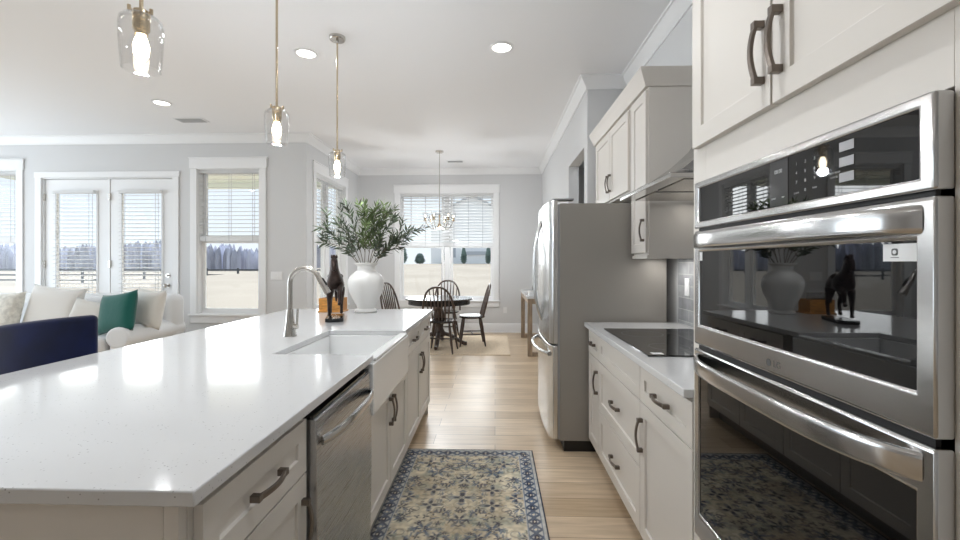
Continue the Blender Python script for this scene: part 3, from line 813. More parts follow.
# ------------------------------------------------------------------ wall plates and ceiling fittings
def plate(label, cat, loc, rz, n):
    o = thing('wall_plate', label, cat, loc, rz)
    w = .07+.046*(n-1)
    MB().box(-w/2, w/2, -.006, 0, -.057, .057).build('cover_plate', 'white', o, bevel=.002)
    for i in range(n):
        x = (i-(n-1)/2)*.046
        MB().box(x-.016, x+.016, -.009, -.0061, -.033, .033).build('rocker', 'white', o, bevel=.002)
plate('white switch plate on the grey tile backsplash beside the cooktop', 'switch', (1.2615, 2.96, 1.165), RZ, 1)
plate('white triple switch plate on the living wall right of the window', 'switch', (-3.03, YL-.0005, 1.14), 0, 3)
plate('white wall outlet low on the dining wall right of the window', 'outlet', (.19, YD-.0005, .42), 0, 1)
def can(x, y, label, pw=4.5):
    o = thing('recessed_light', label, 'ceiling light', (x, y, CZ), 0, 'recessed ceiling lights')
    MB().lathe([(.075, -.0005), (.098, -.0005), (.098, -.006), (.078, -.010), (.075, -.006)], 32, cap0=False, cap1=False).build('trim_ring', 'white', o)
    MB().lathe([(.076, -.003), (.0, -.0032)], 32, cap0=False, cap1=False).build('diffuser', 'can', o)
    d = bpy.data.lights.new('can_lamp', 'AREA'); d.shape = 'DISK'; d.size = .14; d.energy = pw; d.color = (.92, .96, 1)
    q = bpy.data.objects.new('can_lamp', d); COL.objects.link(q); q.parent = o; q.location = (0, 0, -.012)
can(-1.60, 3.72, 'lit recessed ceiling light left of the far pendant canopy')
can(.055, 3.67, 'lit recessed ceiling light above the aisle in front of the fridge')
can(-3.70, 4.82, 'lit recessed ceiling light over the living room near the vent', 2)
for x, y in ((.05, 1.2), (-3.7, 1.6), (-3.7, -1.4), (-6.0, 1.6), (-6.0, -1.4)):  # out-of-view cans added for more light in kitchen and living room
    can(x, y, 'unseen recessed ceiling light added to brighten the rooms', 13 if y > 1 and x > 0 else 4.5)
can(1.6, 5.2, 'unseen recessed light added to brighten the side hall behind the fridge wall', 8)  # out-of-view fitting added so the hall opening reads lighter
def vent(x, y, w, d, label):
    o = thing('ceiling_vent', label, 'vent', (x, y, CZ))
    MB().box(-w/2, w/2, -d/2, d/2, -.008, -.0005).build('frame', 'white', o, bevel=.002)
    m_ = MB()
    for i in range(7): m_.box(-w/2+.02, w/2-.02, -d/2+.02+(d-.04)*i/6-.004, -d/2+.02+(d-.04)*i/6+.004, -.0105, -.0082)
    m_.build('louvres', 'slate', o)
vent(-3.78, 5.42, .36, .17, 'white louvred ceiling vent over the living room')
vent(-.70, 7.8, .30, .12, 'small ceiling vent beyond the chandelier')

# ------------------------------------------------------------------ pendants
def pendant(y, label):
    o = thing('pendant_light', label, 'pendant light', (-1.24, y, CZ), 0, 'glass pendants over the island')
    MB().lathe([(.062, -.0005), (.062, -.018), (.055, -.028), (.012, -.030), (.010, -.05), (.0, -.05)], 32).build('canopy', 'nickel', o)
    MB().tube([(0, 0, -.045), (0, 0, -.90)], .0065, 12).build('rod', 'brassn', o)
    MB().lathe([(.007, -.885), (.024, -.89), (.026, -.90), (.026, -.955), (.020, -.965), (.020, -.975), (0, -.975)], 20).build('socket', 'brassn', o)
    for a in (0, 2.1, 4.2): MB().tube([(.036*math.cos(a), .036*math.sin(a), -.903), (.036*math.cos(a), .036*math.sin(a), -.885)], .006, 8).tube([(.02*math.cos(a), .02*math.sin(a), -.897), (.036*math.cos(a), .036*math.sin(a), -.897)], .003, 6).build('set_screw', 'brassn', o)
    sc_ = lambda P_: [(a*.88, -1.0+(b+1.0)*.92) for a, b in P_]
    R_ = [(.026, -.898), (.060, -.905), (.072, -.918), (.0755, -.94), (.074, -1.0), (.068, -1.08), (.066, -1.105), (.0625, -1.105), (.0645, -1.08), (.0705, -1.0), (.072, -.94), (.069, -.922), (.058, -.909), (.026, -.902)]
    MB().lathe(sc_(R_), 48, cap0=False, cap1=False).build('glass_shade', 'shade', o)
    MB().lathe([(.0, -1.072), (.010, -1.066), (.022, -1.045), (.025, -1.015), (.018, -.988), (.012, -.975)], 16).build('bulb', 'bulb', o)
    d = bpy.data.lights.new('pendant_lamp', 'POINT'); d.energy = 17; d.shadow_soft_size = .03; d.color = (.90, .95, 1)
    q = bpy.data.objects.new('pendant_lamp', d); COL.objects.link(q); q.parent = o; q.location = (0, 0, -1.085)
pendant(1.52, 'clear glass pendant nearest the camera over the island')
pendant(2.49, 'clear glass pendant in the middle of the three over the island')
pendant(3.46, 'clear glass pendant farthest away with its round ceiling canopy in view')

# ------------------------------------------------------------------ vase and branches
va = thing('vase', 'large white shouldered ceramic vase at the far end of the island', 'vase', (-1.073, 3.67, .9145))
vp = [(.0, .001), (.088, 0), (.092, .008), (.088, .018), (.072, .032), (.078, .055), (.108, .11), (.135, .17), (.148, .23), (.146, .265), (.125, .305), (.090, .333), (.075, .345), (.070, .365), (.076, .385), (.098, .400), (.100, .408), (.096, .409), (.070, .385), (.062, .36), (.068, .34), (.1, .30), (.12, .2), (.06, .05), (.0, .045)]
MB().lathe(vp, 56, cap0=False, cap1=False).build('body', 'vase', va)

def leaf(mb, p, d, L, wd, rr):
    d = d.normalized(); s = d.cross(Vector((rr.uniform(-1, 1), rr.uniform(-1, 1), rr.uniform(-.3, 1)))).normalized(); nrm = s.cross(d)
    vs = []
    for t, w_, c in ((0, .12, 0), (.3, .9, .012), (.6, .85, .02), (1, .02, .0)):
        q = p+d*(L*t)+nrm*(c*L)
        vs += [q-s*(wd*w_*.5), q-nrm*(wd*.12*w_), q+s*(wd*w_*.5)]
    fs = []
    for i in range(3):
        a = i*3; fs += [(a, a+1, a+4, a+3), (a+1, a+2, a+5, a+4)]
    mb.add(vs, fs)
def branch(label, tip, bend, seed, m='leaf', nl=34, twigs=4):
    rr = random.Random(seed)
    o = thing('olive_branch', label, 'branch', (-1.073, 3.67, 1.25), 0, 'olive branches in the white vase')
    a0 = rr.uniform(0, 6.28)
    p0 = Vector((.03*math.cos(a0), .03*math.sin(a0), -.12)); p1 = Vector((tip[0]*.12, tip[1]*.12, .10)); p3 = Vector(tip); p2 = p3*.6+Vector((0, 0, bend))
    def bz(t): return p0*(1-t)**3+p1*3*t*(1-t)**2+p2*3*t*t*(1-t)+p3*t**3
    pts = [bz(i/14) for i in range(15)]
    st = MB().tube(pts, [.0035-.0024*i/14 for i in range(15)], 6)
    lv = MB()
    def dress(fn, n, t0, L):
        for i in range(n):
            t = t0+(1-t0)*(i+.5)/n; p = fn(t); d = (fn(min(1, t+.03))-fn(max(0, t-.03))).normalized()
            sd = Vector((rr.uniform(-1, 1), rr.uniform(-1, 1), rr.uniform(-.6, 1))); sd = (sd-d*sd.dot(d)).normalized()
            for sg in (1, -1):
                leaf(lv, p, d*.75+sd*sg*.8, L*rr.uniform(.8, 1.25), L*.235*rr.uniform(.8, 1.2), rr)
        leaf(lv, fn(1), (fn(1)-fn(.95)), L, L*.2, rr)
    dress(bz, nl//2, .42, .070)
    for k in range(twigs):
        t = .40+.45*k/max(1, twigs-1); q0 = bz(t); d = (bz(t+.05)-bz(t)).normalized()
        sd = Vector((rr.uniform(-1, 1), rr.uniform(-1, 1), rr.uniform(-.2, .9))).normalized(); q1 = q0+(d*.7+sd*.6).normalized()*rr.uniform(.10, .17)
        f2 = lambda t_, q0=q0, q1=q1: q0.lerp(q1, t_)
        st.tube([q0, q0.lerp(q1, .5), q1], [.0018, .0014, .0008], 5)
        dress(f2, 6, .15, .060)
    st.build('stem', 'stem', o); lv.build('leaves', m, o)
branch('olive branch arching farthest left in front of the side window', (-.40, .02, .37), .12, 1)
branch('olive branch drooping low left just above the horse sculpture', (-.34, -.06, .24), .10, 2, nl=20, twigs=2)
branch('upright olive branch forming the tall left peak of the bouquet', (-.15, -.03, .55), .03, 3)
branch('olive branch between the left arch and the tall left peak', (-.27, .06, .42), .08, 4)
branch('bright green dense branch left of the bouquet centre', (.00, -.03, .53), .05, 5, 'leafbright', 46, 7)
branch('bright green dense branch forming the middle peak of the bouquet', (.09, .02, .55), .05, 6, 'leafbright', 46, 7)
branch('green branch leaning right of the bouquet centre', (.17, .05, .53), .06, 7, 'leafbright', 40, 6)
branch('olive branch reaching farthest right in front of the dining blind', (.42, .02, .34), .14, 8)
branch('olive branch reaching right just below the longest right branch', (.36, -.05, .28), .10, 9)
branch('short olive branch drooping low right beside the vase neck', (.27, .06, .19), .10, 10, nl=20, twigs=2)
branch('olive branch filling the middle right of the bouquet', (.25, -.04, .44), .07, 11)

# ------------------------------------------------------------------ horse sculpture and candle box
def skin_obj(name, nodes, edges, m, parent, sub=2):
    me = bpy.data.meshes.new(name); me.from_pydata([n[0] for n in nodes], edges, []); me.update()
    o = bpy.data.objects.new(name, me); COL.objects.link(o)
    o.modifiers.new('skin', 'SKIN')
    sv = me.skin_vertices[0].data
    for i, n in enumerate(nodes):
        r = n[1]; sv[i].radius = r if isinstance(r, tuple) else (r, r)
        sv[i].use_root = (i == 0)
    s = o.modifiers.new('sub', 'SUBSURF'); s.levels = sub; s.render_levels = sub
    dg = bpy.context.evaluated_depsgraph_get(); new = bpy.data.meshes.new_from_object(o.evaluated_get(dg))
    bpy.data.objects.remove(o)
    new.polygons.foreach_set('use_smooth', [True]*len(new.polygons)); new.materials.clear(); new.materials.append(M[m])
    ob = bpy.data.objects.new(name, new); COL.objects.link(ob); ob.parent = parent
    return ob
ho = thing('horse_sculpture', 'dark bronze prancing horse sculpture on a black plinth beside the vase', 'sculpture', (-1.148, 3.16, .9145), -PI/2+.30)
pl = MB().prism([(-.165, -.060), (.125, -.060), (.145, -.03), (.145, .03), (.125, .060), (-.165, .060)], 'z', 0, .026).build('plinth', 'blackstone', ho, bevel=.003)
Z = .026
nd = [((-.085, 0, .255+Z), (.054, .060)), ((-.01, 0, .245+Z), (.050, .052)), ((.055, 0, .255+Z), (.054, .064)), ((.090, 0, .300+Z), (.042, .062)), ((.108, 0, .345+Z), (.032, .052)), ((.118, 0, .385+Z), (.027, .042)),
      ((.135, 0, .405+Z), (.027, .030)), ((.160, 0, .368+Z), (.021, .024)), ((.172, 0, .325+Z), (.015, .016)),
      # hind legs 9..
      ((-.095, .036, .205+Z), .036), ((-.07, .04, .155+Z), .026), ((-.115, .04, .095+Z), .014), ((-.105, .04, .03+Z), .0115), ((-.090, .04, .008+Z), .016),
      ((-.095, -.036, .205+Z), .036), ((-.085, -.04, .155+Z), .026), ((-.14, -.04, .095+Z), .014), ((-.13, -.04, .03+Z), .0115), ((-.115, -.04, .008+Z), .016),
      # fore leg standing 19..
      ((.060, -.034, .20+Z), .030), ((.070, -.036, .115+Z), .0155), ((.068, -.036, .03+Z), .0115), ((.078, -.036, .008+Z), .016),
      # fore leg raised 23..
      ((.070, .034, .21+Z), .030), ((.150, .036, .185+Z), .016), ((.150, .036, .115+Z), .0115), ((.170, .036, .095+Z), .015),
      # tail 27..
      ((-.14, 0, .285+Z), .016), ((-.175, 0, .23+Z), .018), ((-.18, 0, .15+Z), .015), ((-.165, 0, .09+Z), .006)]
ed = [(0, 1), (1, 2), (2, 3), (3, 4), (4, 5), (5, 6), (6, 7), (7, 8), (0, 9), (9, 10), (10, 11), (11, 12), (12, 13), (0, 14), (14, 15), (15, 16), (16, 17), (17, 18),
      (2, 19), (19, 20), (20, 21), (21, 22), (2, 23), (23, 24), (24, 25), (25, 26), (0, 27), (27, 28), (28, 29), (29, 30)]
hbdy = skin_obj('horse_body', nd, ed, 'bronze', ho)
mn = MB()
for s in (-1, 1): mn.tube([(.124, s*.014, .415+Z), (.122, s*.017, .430+Z), (.126, s*.016, .442+Z)], [.008, .006, .001], 8)
mn.build('ears', 'bronze', ho)
mm = MB(); pts = [(.138, 0, .430+Z), (.098, 0, .420+Z), (.068, 0, .375+Z), (.045, 0, .325+Z)]
mm.tube(pts, [(.010, .012), (.012, .016), (.012, .016), (.006, .008)], prof=ov, up=(0, 1, 0)).build('mane', 'bronze', ho)
mb = MB(); mb.box(-.055, .02, -.058, .058, .272+Z, .315+Z)
MB().ball((-.015, 0, .285+Z), (.055, .056, .03), 16, 10).build('saddle', 'bronze', ho)

bx = thing('wooden_candle_tray', 'honey coloured wooden box tray standing behind the horse sculpture', 'tray', (-1.36, 3.70, .9145), .0)
MB().box(-.095, .095, -.07, .07, .012, .018).box(-.095, .095, -.07, -.058, .018, .115).box(-.095, .095, .058, .07, .018, .115).box(-.095, -.083, -.058, .058, .018, .115).box(.083, .095, -.058, .058, .018, .115).build('box', 'boxwood', bx)
MB().box(-.105, .105, -.078, .078, 0, .0115).build('base', 'boxwood', bx, bevel=.002)
for i, x in enumerate((-.05, .0, .05)):
    c_ = thing('glass_votive', ['clear glass votive at the left of the wooden tray', 'clear glass votive in the middle of the wooden tray', 'clear glass votive at the right of the wooden tray'][i], 'candle holder', (-1.36+x, 3.70, .9330), 0, 'glass votives in the wooden tray')
    MB().lathe([(.0, 0), (.022, 0), (.024, .01), (.024, .15), (.0215, .15), (.0215, .012), (.0, .01)], 24, cap0=False, cap1=False).build('glass', 'jar', c_)
    MB().lathe([(.019, .0125), (.019, .06), (.0, .06)], 20).build('candle', 'cream', c_)

# ------------------------------------------------------------------ runner rug
def rug():
    x0, x1, y0, y1 = -.632, .262, .62, 3.137
    st_ = .005
    nx, ny = int((x1-x0)/st_)+1, int((y1-y0)/st_)+1
    X = np.linspace(x0, x1, nx); Y = np.linspace(y0, y1, ny)
    gx, gy = np.meshgrid(X, Y)
    rg_ = np.random.RandomState(5)
    c = lambda *r: np.array(lin(r)[:3])
    cream, tan, navy, blue, sage, grey = c(226, 216, 192), c(188, 170, 142), c(48, 58, 84), c(102, 119, 142), c(150, 160, 150), c(150, 146, 136)
    ex = np.minimum(gx-x0, x1-gx); ey = np.minimum(gy-y0, y1-gy); e_ = np.minimum(ex, ey)
    img = np.broadcast_to(cream, gx.shape+(3,)).copy()
    def smooth_noise(cells, seed):
        r = np.random.RandomState(seed); n = r.rand(int(cells*(y1-y0))+3, int(cells*(x1-x0))+3)
        fx = (gx-x0)*cells; fy = (gy-y0)*cells; ix = fx.astype(int); iy = fy.astype(int); tx = fx-ix; ty = fy-iy
        return n[iy, ix]*(1-tx)*(1-ty)+n[iy, ix+1]*tx*(1-ty)+n[iy+1, ix]*(1-tx)*ty+n[iy+1, ix+1]*tx*ty
    def blend(mask, col, a=1.):
        k = (np.clip(mask, 0, 1)*a)[..., None]; img[:] = img*(1-k)+col*k
    xc = (x0+x1)/2
    u = np.abs(gx-xc)                          # mirrored across the length
    P = 1.24; v = np.abs(((gy-y1+.02) % P)-P/2)    # mirrored repeats along the length
    blend((smooth_noise(9, 1)-.40)*2.2, tan, .7)
    blend((smooth_noise(14, 2)-.55)*3, sage, .6)
    r = np.random.RandomState(11)
    def flower(cu, cv, R_, pet, col, a=1., ph=0):
        du = u-cu; dv = v-cv; rr = np.hypot(du, dv); th = np.arctan2(dv, du)
        edge = R_*(.55+.45*np.cos(pet*th+ph)); blend((edge-rr)/.006+.5, col, a)
    def ringm(cu, cv, R_, w_, col, a=1., k=1.):
        rr = np.hypot((u-cu), (v-cv)*k); blend(1-np.abs(rr-R_)/w_, col, a)
    # scroll vines
    for k in range(22):
        cu, cv = r.uniform(0, .36), r.uniform(0, .62); ringm(cu, cv, r.uniform(.02, .06), .004, [tan, grey, sage, tan][k % 4], .7, r.uniform(.7, 1.4))
    for k in range(12):
        ringm(r.uniform(.02, .34), r.uniform(0, .62), r.uniform(.012, .024), .005, navy, .6)
    # medallions and motifs
    for cu, cv, R_, p_, cc in ((0, 0, .085, 4, navy), (0, .22, .075, 6, navy), (.17, .08, .07, 4, navy), (.17, .30, .075, 6, blue), (.30, .0, .06, 4, navy), (.30, .20, .055, 8, navy), (0, .42, .10, 8, blue), (.24, .42, .07, 4, navy), (.085, .15, .04, 4, navy), (.34, .36, .05, 6, navy), (.10, .36, .045, 6, navy), (.16, .52, .07, 5, navy), (.02, .60, .085, 8, navy), (.30, .55, .06, 6, blue), (.32, .10, .045, 5, navy)):
        flower(cu, cv, R_*.95, p_, blue, .6); flower(cu, cv, R_*.62, p_, cc, .9, .4); flower(cu, cv, R_*.2, 5, cream, .8)
    for k in range(150):
        cu, cv = r.uniform(0, .36), r.uniform(0, .62); flower(cu, cv, r.uniform(.008, .022), r.choice([3, 4, 5]), [navy, blue, tan, sage, navy][k % 5], .85, r.uniform(0, 3))
    for k in range(70):
        cu, cv, an = r.uniform(0, .36), r.uniform(0, .62), r.uniform(0, 3.14)
        a_ = (u-cu)*math.cos(an)+(v-cv)*math.sin(an); b_ = -(u-cu)*math.sin(an)+(v-cv)*math.cos(an)
        blend((1-(a_/.024)**2-(b_/.006)**2)*2, [navy, grey, blue][k % 3], .75)
    # border
    bw = e_ < .105
    t_ = np.where(ex < ey, gy, gx); bcol = np.broadcast_to(c(192, 192, 188), img.shape)
    img[bw] = bcol[bw]
    bm_ = (e_ > .028) & (e_ < .092)
    z_ = (e_-.060)/.032; ph = (t_ % .13)/.13
    zig = np.abs(np.abs(ph-.5)*4-1); 
    m1 = bm_ & (np.abs(zig-np.abs(z_)*1.0) < .30); img[m1] = navy*.5+blue*.5
    m2 = bm_ & (np.hypot((ph-.5)*2.4, z_) < .42) ; img[m2] = navy
    m3 = bm_ & (np.hypot((ph-.5)*2.4, z_) < .16); img[m3] = cream
    m4 = bm_ & (np.hypot((np.abs(ph-.5)-.5)*2.4, z_) < .45); img[m4] = blue
    m5 = bm_ & (np.hypot((np.abs(ph-.5)-.5)*2.4, z_) < .2); img[m5] = cream
    img[(e_ > .092) & (e_ < .099)] = blue; img[(e_ > .023) & (e_ < .029)] = blue
    img[e_ < .009] = navy
    wear = smooth_noise(70, 3)[..., None]; wear2 = smooth_noise(5, 4)[..., None]
    img = img*(.72+.50*wear); img = img*(1-.22*wear2)+tan*.22*wear2
    z = .006+.0012*rg_.rand(*gx.shape)
    vs = np.stack([gx, gy, z], -1).reshape(-1, 3)
    n0 = len(vs)
    idx = np.arange(nx*ny).reshape(ny, nx)
    F = np.stack([idx[:-1, :-1], idx[:-1, 1:], idx[1:, 1:], idx[1:, :-1]], -1).reshape(-1, 4).tolist()
    V = vs.tolist(); bnd = list(idx[0, :])+list(idx[1:, -1])+list(idx[-1, -2::-1])+list(idx[-2:0:-1, 0])
    lo = {int(b): n0+i for i, b in enumerate(bnd)}
    V += [(V[int(b)][0], V[int(b)][1], .0005) for b in bnd]
    for i, b in enumerate(bnd):
        b2 = bnd[(i+1) % len(bnd)]; F.append((int(b2), int(b), lo[int(b)], lo[int(b2)]))
    me = bpy.data.meshes.new('runner_rug'); me.from_pydata(V, [], F); me.update()
    at = me.color_attributes.new('weave', 'FLOAT_COLOR', 'POINT')
    cols = np.ones((len(V), 4), np.float32); cols[:n0, :3] = img.reshape(-1, 3); cols[n0:, :3] = navy
    at.data.foreach_set('color', cols.ravel())
    me.polygons.foreach_set('use_smooth', [True]*len(me.polygons))
    me.materials.append(M['rug'])
    o = bpy.data.objects.new('runner_rug', me); COL.objects.link(o)
    tag(o, 'faded cream and navy oriental runner rug on the kitchen floor beside the island', 'rug')
rug()

# ------------------------------------------------------------------ dining nook
tag(MB().box(-2.25, .225, 6.335, 8.12, .0005, .010).build('dining_rug', 'jute', bevel=.003), 'pale jute rug under the dining table', 'rug')
TX, TY = -.885, 7.05
dt = thing('dining_table', 'round dark pedestal dining table in front of the window', 'table', (TX, TY, .0105))
MB().lathe([(0, .722), (.50, .722), (.53, .728), (.535, .74), (.525, .750), (0, .752)], 64, cap0=False, cap1=False).build('tabletop', 'blackwood', dt)
MB().lathe([(.47, .655), (.49, .655), (.49, .7215), (.47, .7215)], 48, cap0=False, cap1=False).build('apron', 'blackwood', dt)
MB().lathe([(.10, .15), (.11, .17), (.085, .22), (.06, .28), (.075, .36), (.10, .44), (.085, .52), (.055, .58), (.07, .64), (.11, .72)], 32).build('pedestal', 'darkwood', dt)
for k in range(4):
    a = k*PI/2; d = Vector((math.cos(a), math.sin(a), 0))
    MB().tube([d*.07+Vector((0, 0, .19)), d*.20+Vector((0, 0, .15)), d*.32+Vector((0, 0, .07)), d*.40+Vector((0, 0, .03)), d*.44+Vector((0, 0, .03))], [(.032, .04), (.03, .038), (.028, .034), (.032, .03), (.028, .024)], prof=ov, up=(-d.y, d.x, 0)).build('leg', 'darkwood', dt)

def windsor(loc, rz, label, top=.96):
    """faces local +x"""
    o = thing('dining_chair', label, 'chair', loc, rz, 'windsor chairs around the dining table')
    n = 28; ol = []
    for i in range(n):
        a = 2*PI*i/n; rx = .21+(.01 if math.cos(a) > 0 else -.0); ry = .225
        ol.append((rx*math.copysign(abs(math.cos(a))**.8, math.cos(a)), ry*math.copysign(abs(math.sin(a))**.8, math.sin(a))))
    vs = []
    for (s, z) in ((.86, .43), (.98, .442), (1, .455), (.96, .465), (.55, .456), (.0, .452)):
        vs += [(x*s, y*s, z) for x, y in ol]
    fs = [(i*n+j, i*n+(j+1) % n, (i+1)*n+(j+1) % n, (i+1)*n+j) for i in range(5) for j in range(n)]+[tuple(range(n))]
    MB().add(vs, fs).build('seat', 'blackwood', o)
    def bow(t):            # t 0..1 along the hoop
        a = PI*t; y = .235*math.cos(a); y = math.copysign(abs(y/.235)**.8*.235, y)
        h = math.sin(a)**.62
        return Vector((-.155-.135*h, y*(1-.05*h), .455+(top-.455)*h))
    MB().tube([bow(i/40) for i in range(41)], .015, 10).build('bow', 'darkwood', o)
    for k in range(7):
        y0 = -.135+.045*k
        # find hoop point with matching y (fanned)
        yt = y0*1.28; best = min((bow(i/200) for i in range(20, 181)), key=lambda p: abs(p.y-yt))
        b0 = Vector((-.165+.25*y0*y0, y0, .455)); md = b0.lerp(best, .35)
        MB().tube([b0, md, best], [.008, .012, .007], 8).build('spindle', 'darkwood', o)
    tops = {}
    for sx_, sy_ in ((1, 1), (1, -1), (-1, 1), (-1, -1)):
        a = Vector((.13*sx_, .14*sy_, .44)); b = Vector((.20*sx_, .205*sy_, .0))
        P = [a.lerp(b, t) for t in (0, .15, .3, .5, .62, .8, 1)]
        MB().tube(P, [.012, .018, .021, .016, .019, .016, .011], 10).build('leg', 'darkwood', o)
        tops[(sx_, sy_)] = a.lerp(b, .58)
    sm = {}
    for sy_ in (1, -1):
        p, q = tops[(1, sy_)], tops[(-1, sy_)]; sm[sy_] = p.lerp(q, .5)
        MB().tube([p, p.lerp(q, .5), q], [.008, .013, .008], 8).build('stretcher', 'darkwood', o)
    MB().tube([sm[1], sm[1].lerp(sm[-1], .5), sm[-1]], [.008, .013, .008], 8).build('stretcher', 'darkwood', o)
    return o
windsor((-.79, 6.56, .0105), PI/2-.10, 'dark windsor chair with its back to the kitchen at the dining table')
windsor((-.37, 7.13, .0105), PI+.12, 'dark windsor chair in side view at the right of the dining table')
windsor((-.86, 7.78, .0105), -PI/2, 'dark windsor chair on the window side of the dining table', .98)
windsor((-1.50, 7.05, .0105), -.35, 'dark windsor chair at the left of the table half hidden by the vase', .98)

# chandelier
ch = thing('chandelier', 'six arm brass chandelier with small glass shades over the dining table', 'chandelier', (-.885, 7.07, CZ))
MB().lathe([(.065, -.0005), (.065, -.02), (.05, -.03), (.0, -.035)], 28).build('canopy', 'nickel', ch)
MB().tube([(0, 0, -.03), (0, 0, -1.02)], .006, 10).build('rod', 'nickel', ch)
MB().lathe([(.0, -1.24), (.018, -1.23), (.035, -1.20), (.028, -1.17), (.012, -1.15), (.012, -1.05), (.016, -1.02), (.0, -1.01)], 20).build('hub', 'brassn', ch)
for k in range(6):
    a = 2*PI*k/6+.25; d = Vector((math.cos(a), math.sin(a), 0))
    P = []
    for i in range(13):
        t = i/12; P.append(d*(.025+.20*t)+Vector((0, 0, -1.20-.05*math.sin(t*PI)*1.0+.085*t**3)))
    ar = MB().tube(P, .006, 8).build('arm', 'nickel', ch)
    e_ = P[-1]
    MB().lathe([(.030, 0), (.033, .008), (.018, .012), (.018, .05), (0, .05)], 16, e_).build('candle_cup', 'brassn', ar)
    MB().lathe([(.022, .02), (.034, .035), (.039, .08), (.042, .13), (.0405, .13), (.037, .08), (.032, .037), (.021, .022)], 20, e_, False, False).build('glass_shade', 'shade', ar)
    MB().ball(e_+Vector((0, 0, .075)), (.010, .010, .022), 10, 8).build('bulb', 'chbulb', ar)
d_ = bpy.data.lights.new('candle_lamp', 'POINT'); d_.energy = 46; d_.shadow_soft_size = .06; d_.color = (.94, .97, 1)
q = bpy.data.objects.new('candle_lamp', d_); COL.objects.link(q); q.parent = ch; q.location = (0, 0, -1.30)

# console table against the hall wall
ct = thing('console_table', 'narrow weathered wood console table with white top beyond the fridge', 'table', (.46, 6.27, 0))
MB().box(-.01, .405, -.01, 1.64, .812, .85).build('top', 'quartz', ct, bevel=.002)
for x0 in (0, .335):
    for y0 in (0, 1.565): MB().box(x0, x0+.065, y0, y0+.065, 0, .8118).build('leg', 'greywood', ct, bevel=.002)
MB().box(.065, .335, .005, .06, .74, .8118).box(.065, .335, 1.57, 1.625, .74, .8118).box(.005, .06, .065, 1.565, .74, .8118).box(.34, .395, .065, 1.565, .74, .8118).build('apron', 'greywood', ct)
MB().box(.065, .335, .005, .06, 0, .055).build('foot_rail', 'greywood', ct); MB().box(.065, .335, 1.57, 1.625, 0, .055).build('foot_rail', 'greywood', ct)
for i, (z0, m_, lb) in enumerate(((.8502, 'paper', 'lower white book on the near end of the console table'), (.8825, 'cream', 'upper cream book on the near end of the console table'))):
    b = thing('book', lb, 'book', (.60, 6.42+.01*i, z0), .05*i)
    MB().box(-.11, .11, -.08, .08, .004, .027).build('pages', 'paper', b); MB().box(-.115, .115, -.085, .085, 0, .004).box(-.115, .115, -.085, .085, .027, .031).box(-.115, -.111, -.085, .085, .004, .027).build('cover', m_, b)
sd_ = thing('table_sculpture', 'aged silver twin loop sculpture on the console table', 'sculpture', (.62, 6.75, .8502))
MB().box(-.06, .06, -.05, .05, 0, .03).build('plinth', 'blackstone', sd_, bevel=.002)
for s in (-1, 1):
    MB().tube([(s*.02, 0, .03), (s*.05, 0, .09), (s*.03, 0, .16), (s*.045, .01, .23), (s*.02, .01, .285), (s*.005, 0, .25)], [.014, .018, .015, .018, .016, .008], 10).build('figure', 'silver', sd_)

# ------------------------------------------------------------------ living room
sf = thing('sofa', 'long white upholstered rolled arm sofa in front of the glazed doors', 'sofa', (-5.41, 5.15, 0))
SW = 1.44   # half width
MB().box(-SW+.05, SW-.05, -.42, .46, .09, .33).build('base', 'sofa', sf, bevel=.02, seg=3)
MB().box(-SW+.02, SW-.0, .20, .46, .30, .93).build('backrest', 'sofa', sf, bevel=.09, seg=6)
for s in (-1, 1):
    a = MB(); P = []
    for i in range(20):
        t = 2*PI*i/20; P.append((s*(SW-.13)+.14*math.cos(t), .50+.12*math.sin(t)))
    a.prism(P, 'y', -.46, .44); a.box(s*(SW-.13)-.10, s*(SW-.13)+.10, -.45, .44, .10, .5)
    a.build('arm', 'sofa', sf, bevel=.03, seg=4)
for k in range(3):
    w = (2*SW-.54)/3; x0 = -SW+.27+k*w
    MB().box(x0+.004, x0+w-.004, -.50, .22, .332, .515).build('seat_cushion', 'sofa', sf, bevel=.055, seg=5)
for k in range(3):
    w = (2*SW-.54)/3; x0 = -SW+.27+k*w
    MB().box(x0+.006, x0+w-.006, .04, .20, .518, .90).build('back_cushion', 'sofa', sf, bevel=.06, seg=5)
for sx_ in (-1, 1):
    for y in (-.36, .38): MB().tube([(sx_*(SW-.12), y, 0), (sx_*(SW-.12), y, .095)], [.022, .03], 12).build('leg', 'darkwood', sf)
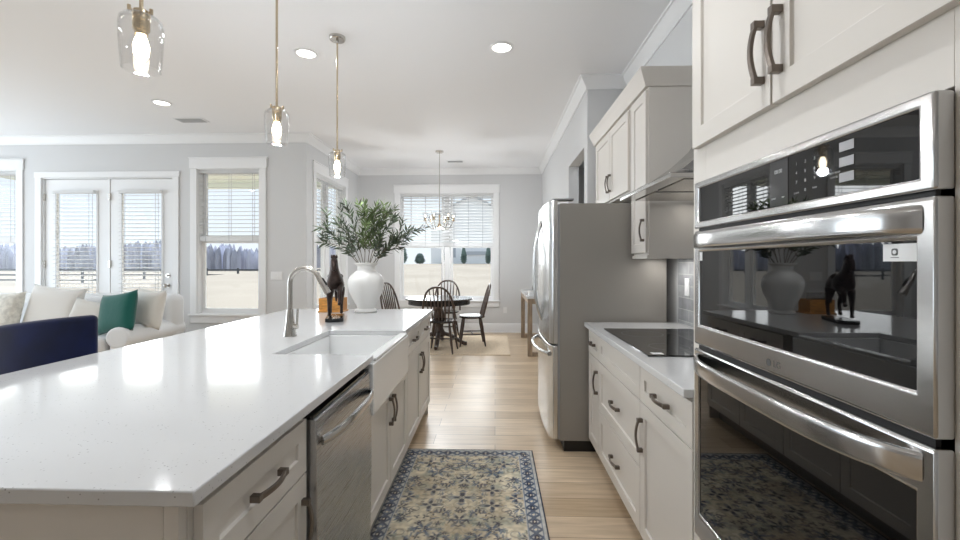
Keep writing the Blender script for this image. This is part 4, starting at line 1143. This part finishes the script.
def pillow(label, m, w, h, t, loc, rx, ry, rz, name='throw_pillow'):
    n = 16; vs = []; fs = []
    for sd in (1, -1):
        for j in range(n+1):
            for i in range(n+1):
                a, b = -1+2*i/n, -1+2*j/n
                pinch = 1-.10*(1-(a*a))*(abs(b)**3) ; pinch2 = 1-.10*(1-b*b)*(abs(a)**3)
                th = ((1-a**4)*(1-b**4))**.55
                vs.append((a*w/2*pinch2, -sd*t/2*th, b*h/2*pinch))
    N = (n+1)**2
    for s in (0, 1):
        for j in range(n):
            for i in range(n):
                q = s*N+j*(n+1)+i; f = (q, q+1, q+n+2, q+n+1); fs.append(f if s == 0 else f[::-1])
    mb = MB().add(vs, fs)
    o = mb.build(name, m, loc=loc, rot=(rx, ry, rz))
    bm = bmesh.new(); bm.from_mesh(o.data); bmesh.ops.remove_doubles(bm, verts=bm.verts, dist=.0004); bm.to_mesh(o.data); bm.free()
    o.data.polygons.foreach_set('use_smooth', [True]*len(o.data.polygons))
    return tag(o, label, 'pillow', 'throw pillows on the white sofa')
pillow('emerald green velvet pillow leaning at the right end of the sofa', 'green', .47, .47, .16, (-4.22, 4.84, .765), -.28, -.16, -.12)
pillow('warm white square pillow behind the green pillow against the sofa arm', 'cream', .46, .46, .14, (-4.02, 5.04, .79), -.16, .05, -.30)
pillow('small cream lumbar pillow left of the green pillow', 'cream', .44, .30, .14, (-4.56, 4.87, .745), -.25, .20, .05)
pillow('large plain white pillow in the middle of the sofa', 'linen', .62, .55, .18, (-5.08, 4.96, .78), -.22, .10, .05)
pillow('nubbly ivory patterned pillow at the left edge of the photo', 'boucle', .56, .46, .17, (-5.60, 4.82, .765), -.28, -.04, .05)

# counter stool
sl = thing('counter_stool', 'navy velvet counter stool pulled up to the living room side of the island', 'stool', (-2.01, 2.03, 0))
def arc_shell(r0, r1, a0, a1, z0, z1, n=20, top=0):
    mb = MB(); vs = []
    for i in range(n+1):
        a = a0+(a1-a0)*i/n
        for r, z in ((r0, z0), (r1, z0), (r1, z1), (r0, z1)):
            vs.append((.42+r*math.cos(a), r*math.sin(a), z))
    fs = [(i*4+j, i*4+(j+1) % 4, (i+1)*4+(j+1) % 4, (i+1)*4+j) for i in range(n) for j in range(4)]+[(0, 1, 2, 3), tuple(range(n*4, n*4+4))]
    return mb.add(vs, fs)
arc_shell(.56, .625, PI-.47, PI+.47, .62, 1.05).build('backrest', 'navy', sl, bevel=.022, seg=4)
MB().box(-.18, .24, -.235, .235, .60, .68).build('seat', 'navy', sl, bevel=.03, seg=4)
for sx_, sy_ in ((-.17, -.2), (-.17, .2), (.2, -.2), (.2, .2)):
    MB().tube([(sx_*.9, sy_*.9, .60), (sx_*1.1, sy_*1.1, 0)], [.02, .014], 12).build('leg', 'darkwood', sl)
MB().box(-.18, .21, -.215, -.20, .22, .24).box(-.18, .21, .20, .215, .22, .24).box(.20, .215, -.21, .21, .22, .24).box(-.185, -.17, -.21, .21, .22, .24).build('foot_rail', 'brassn', sl)
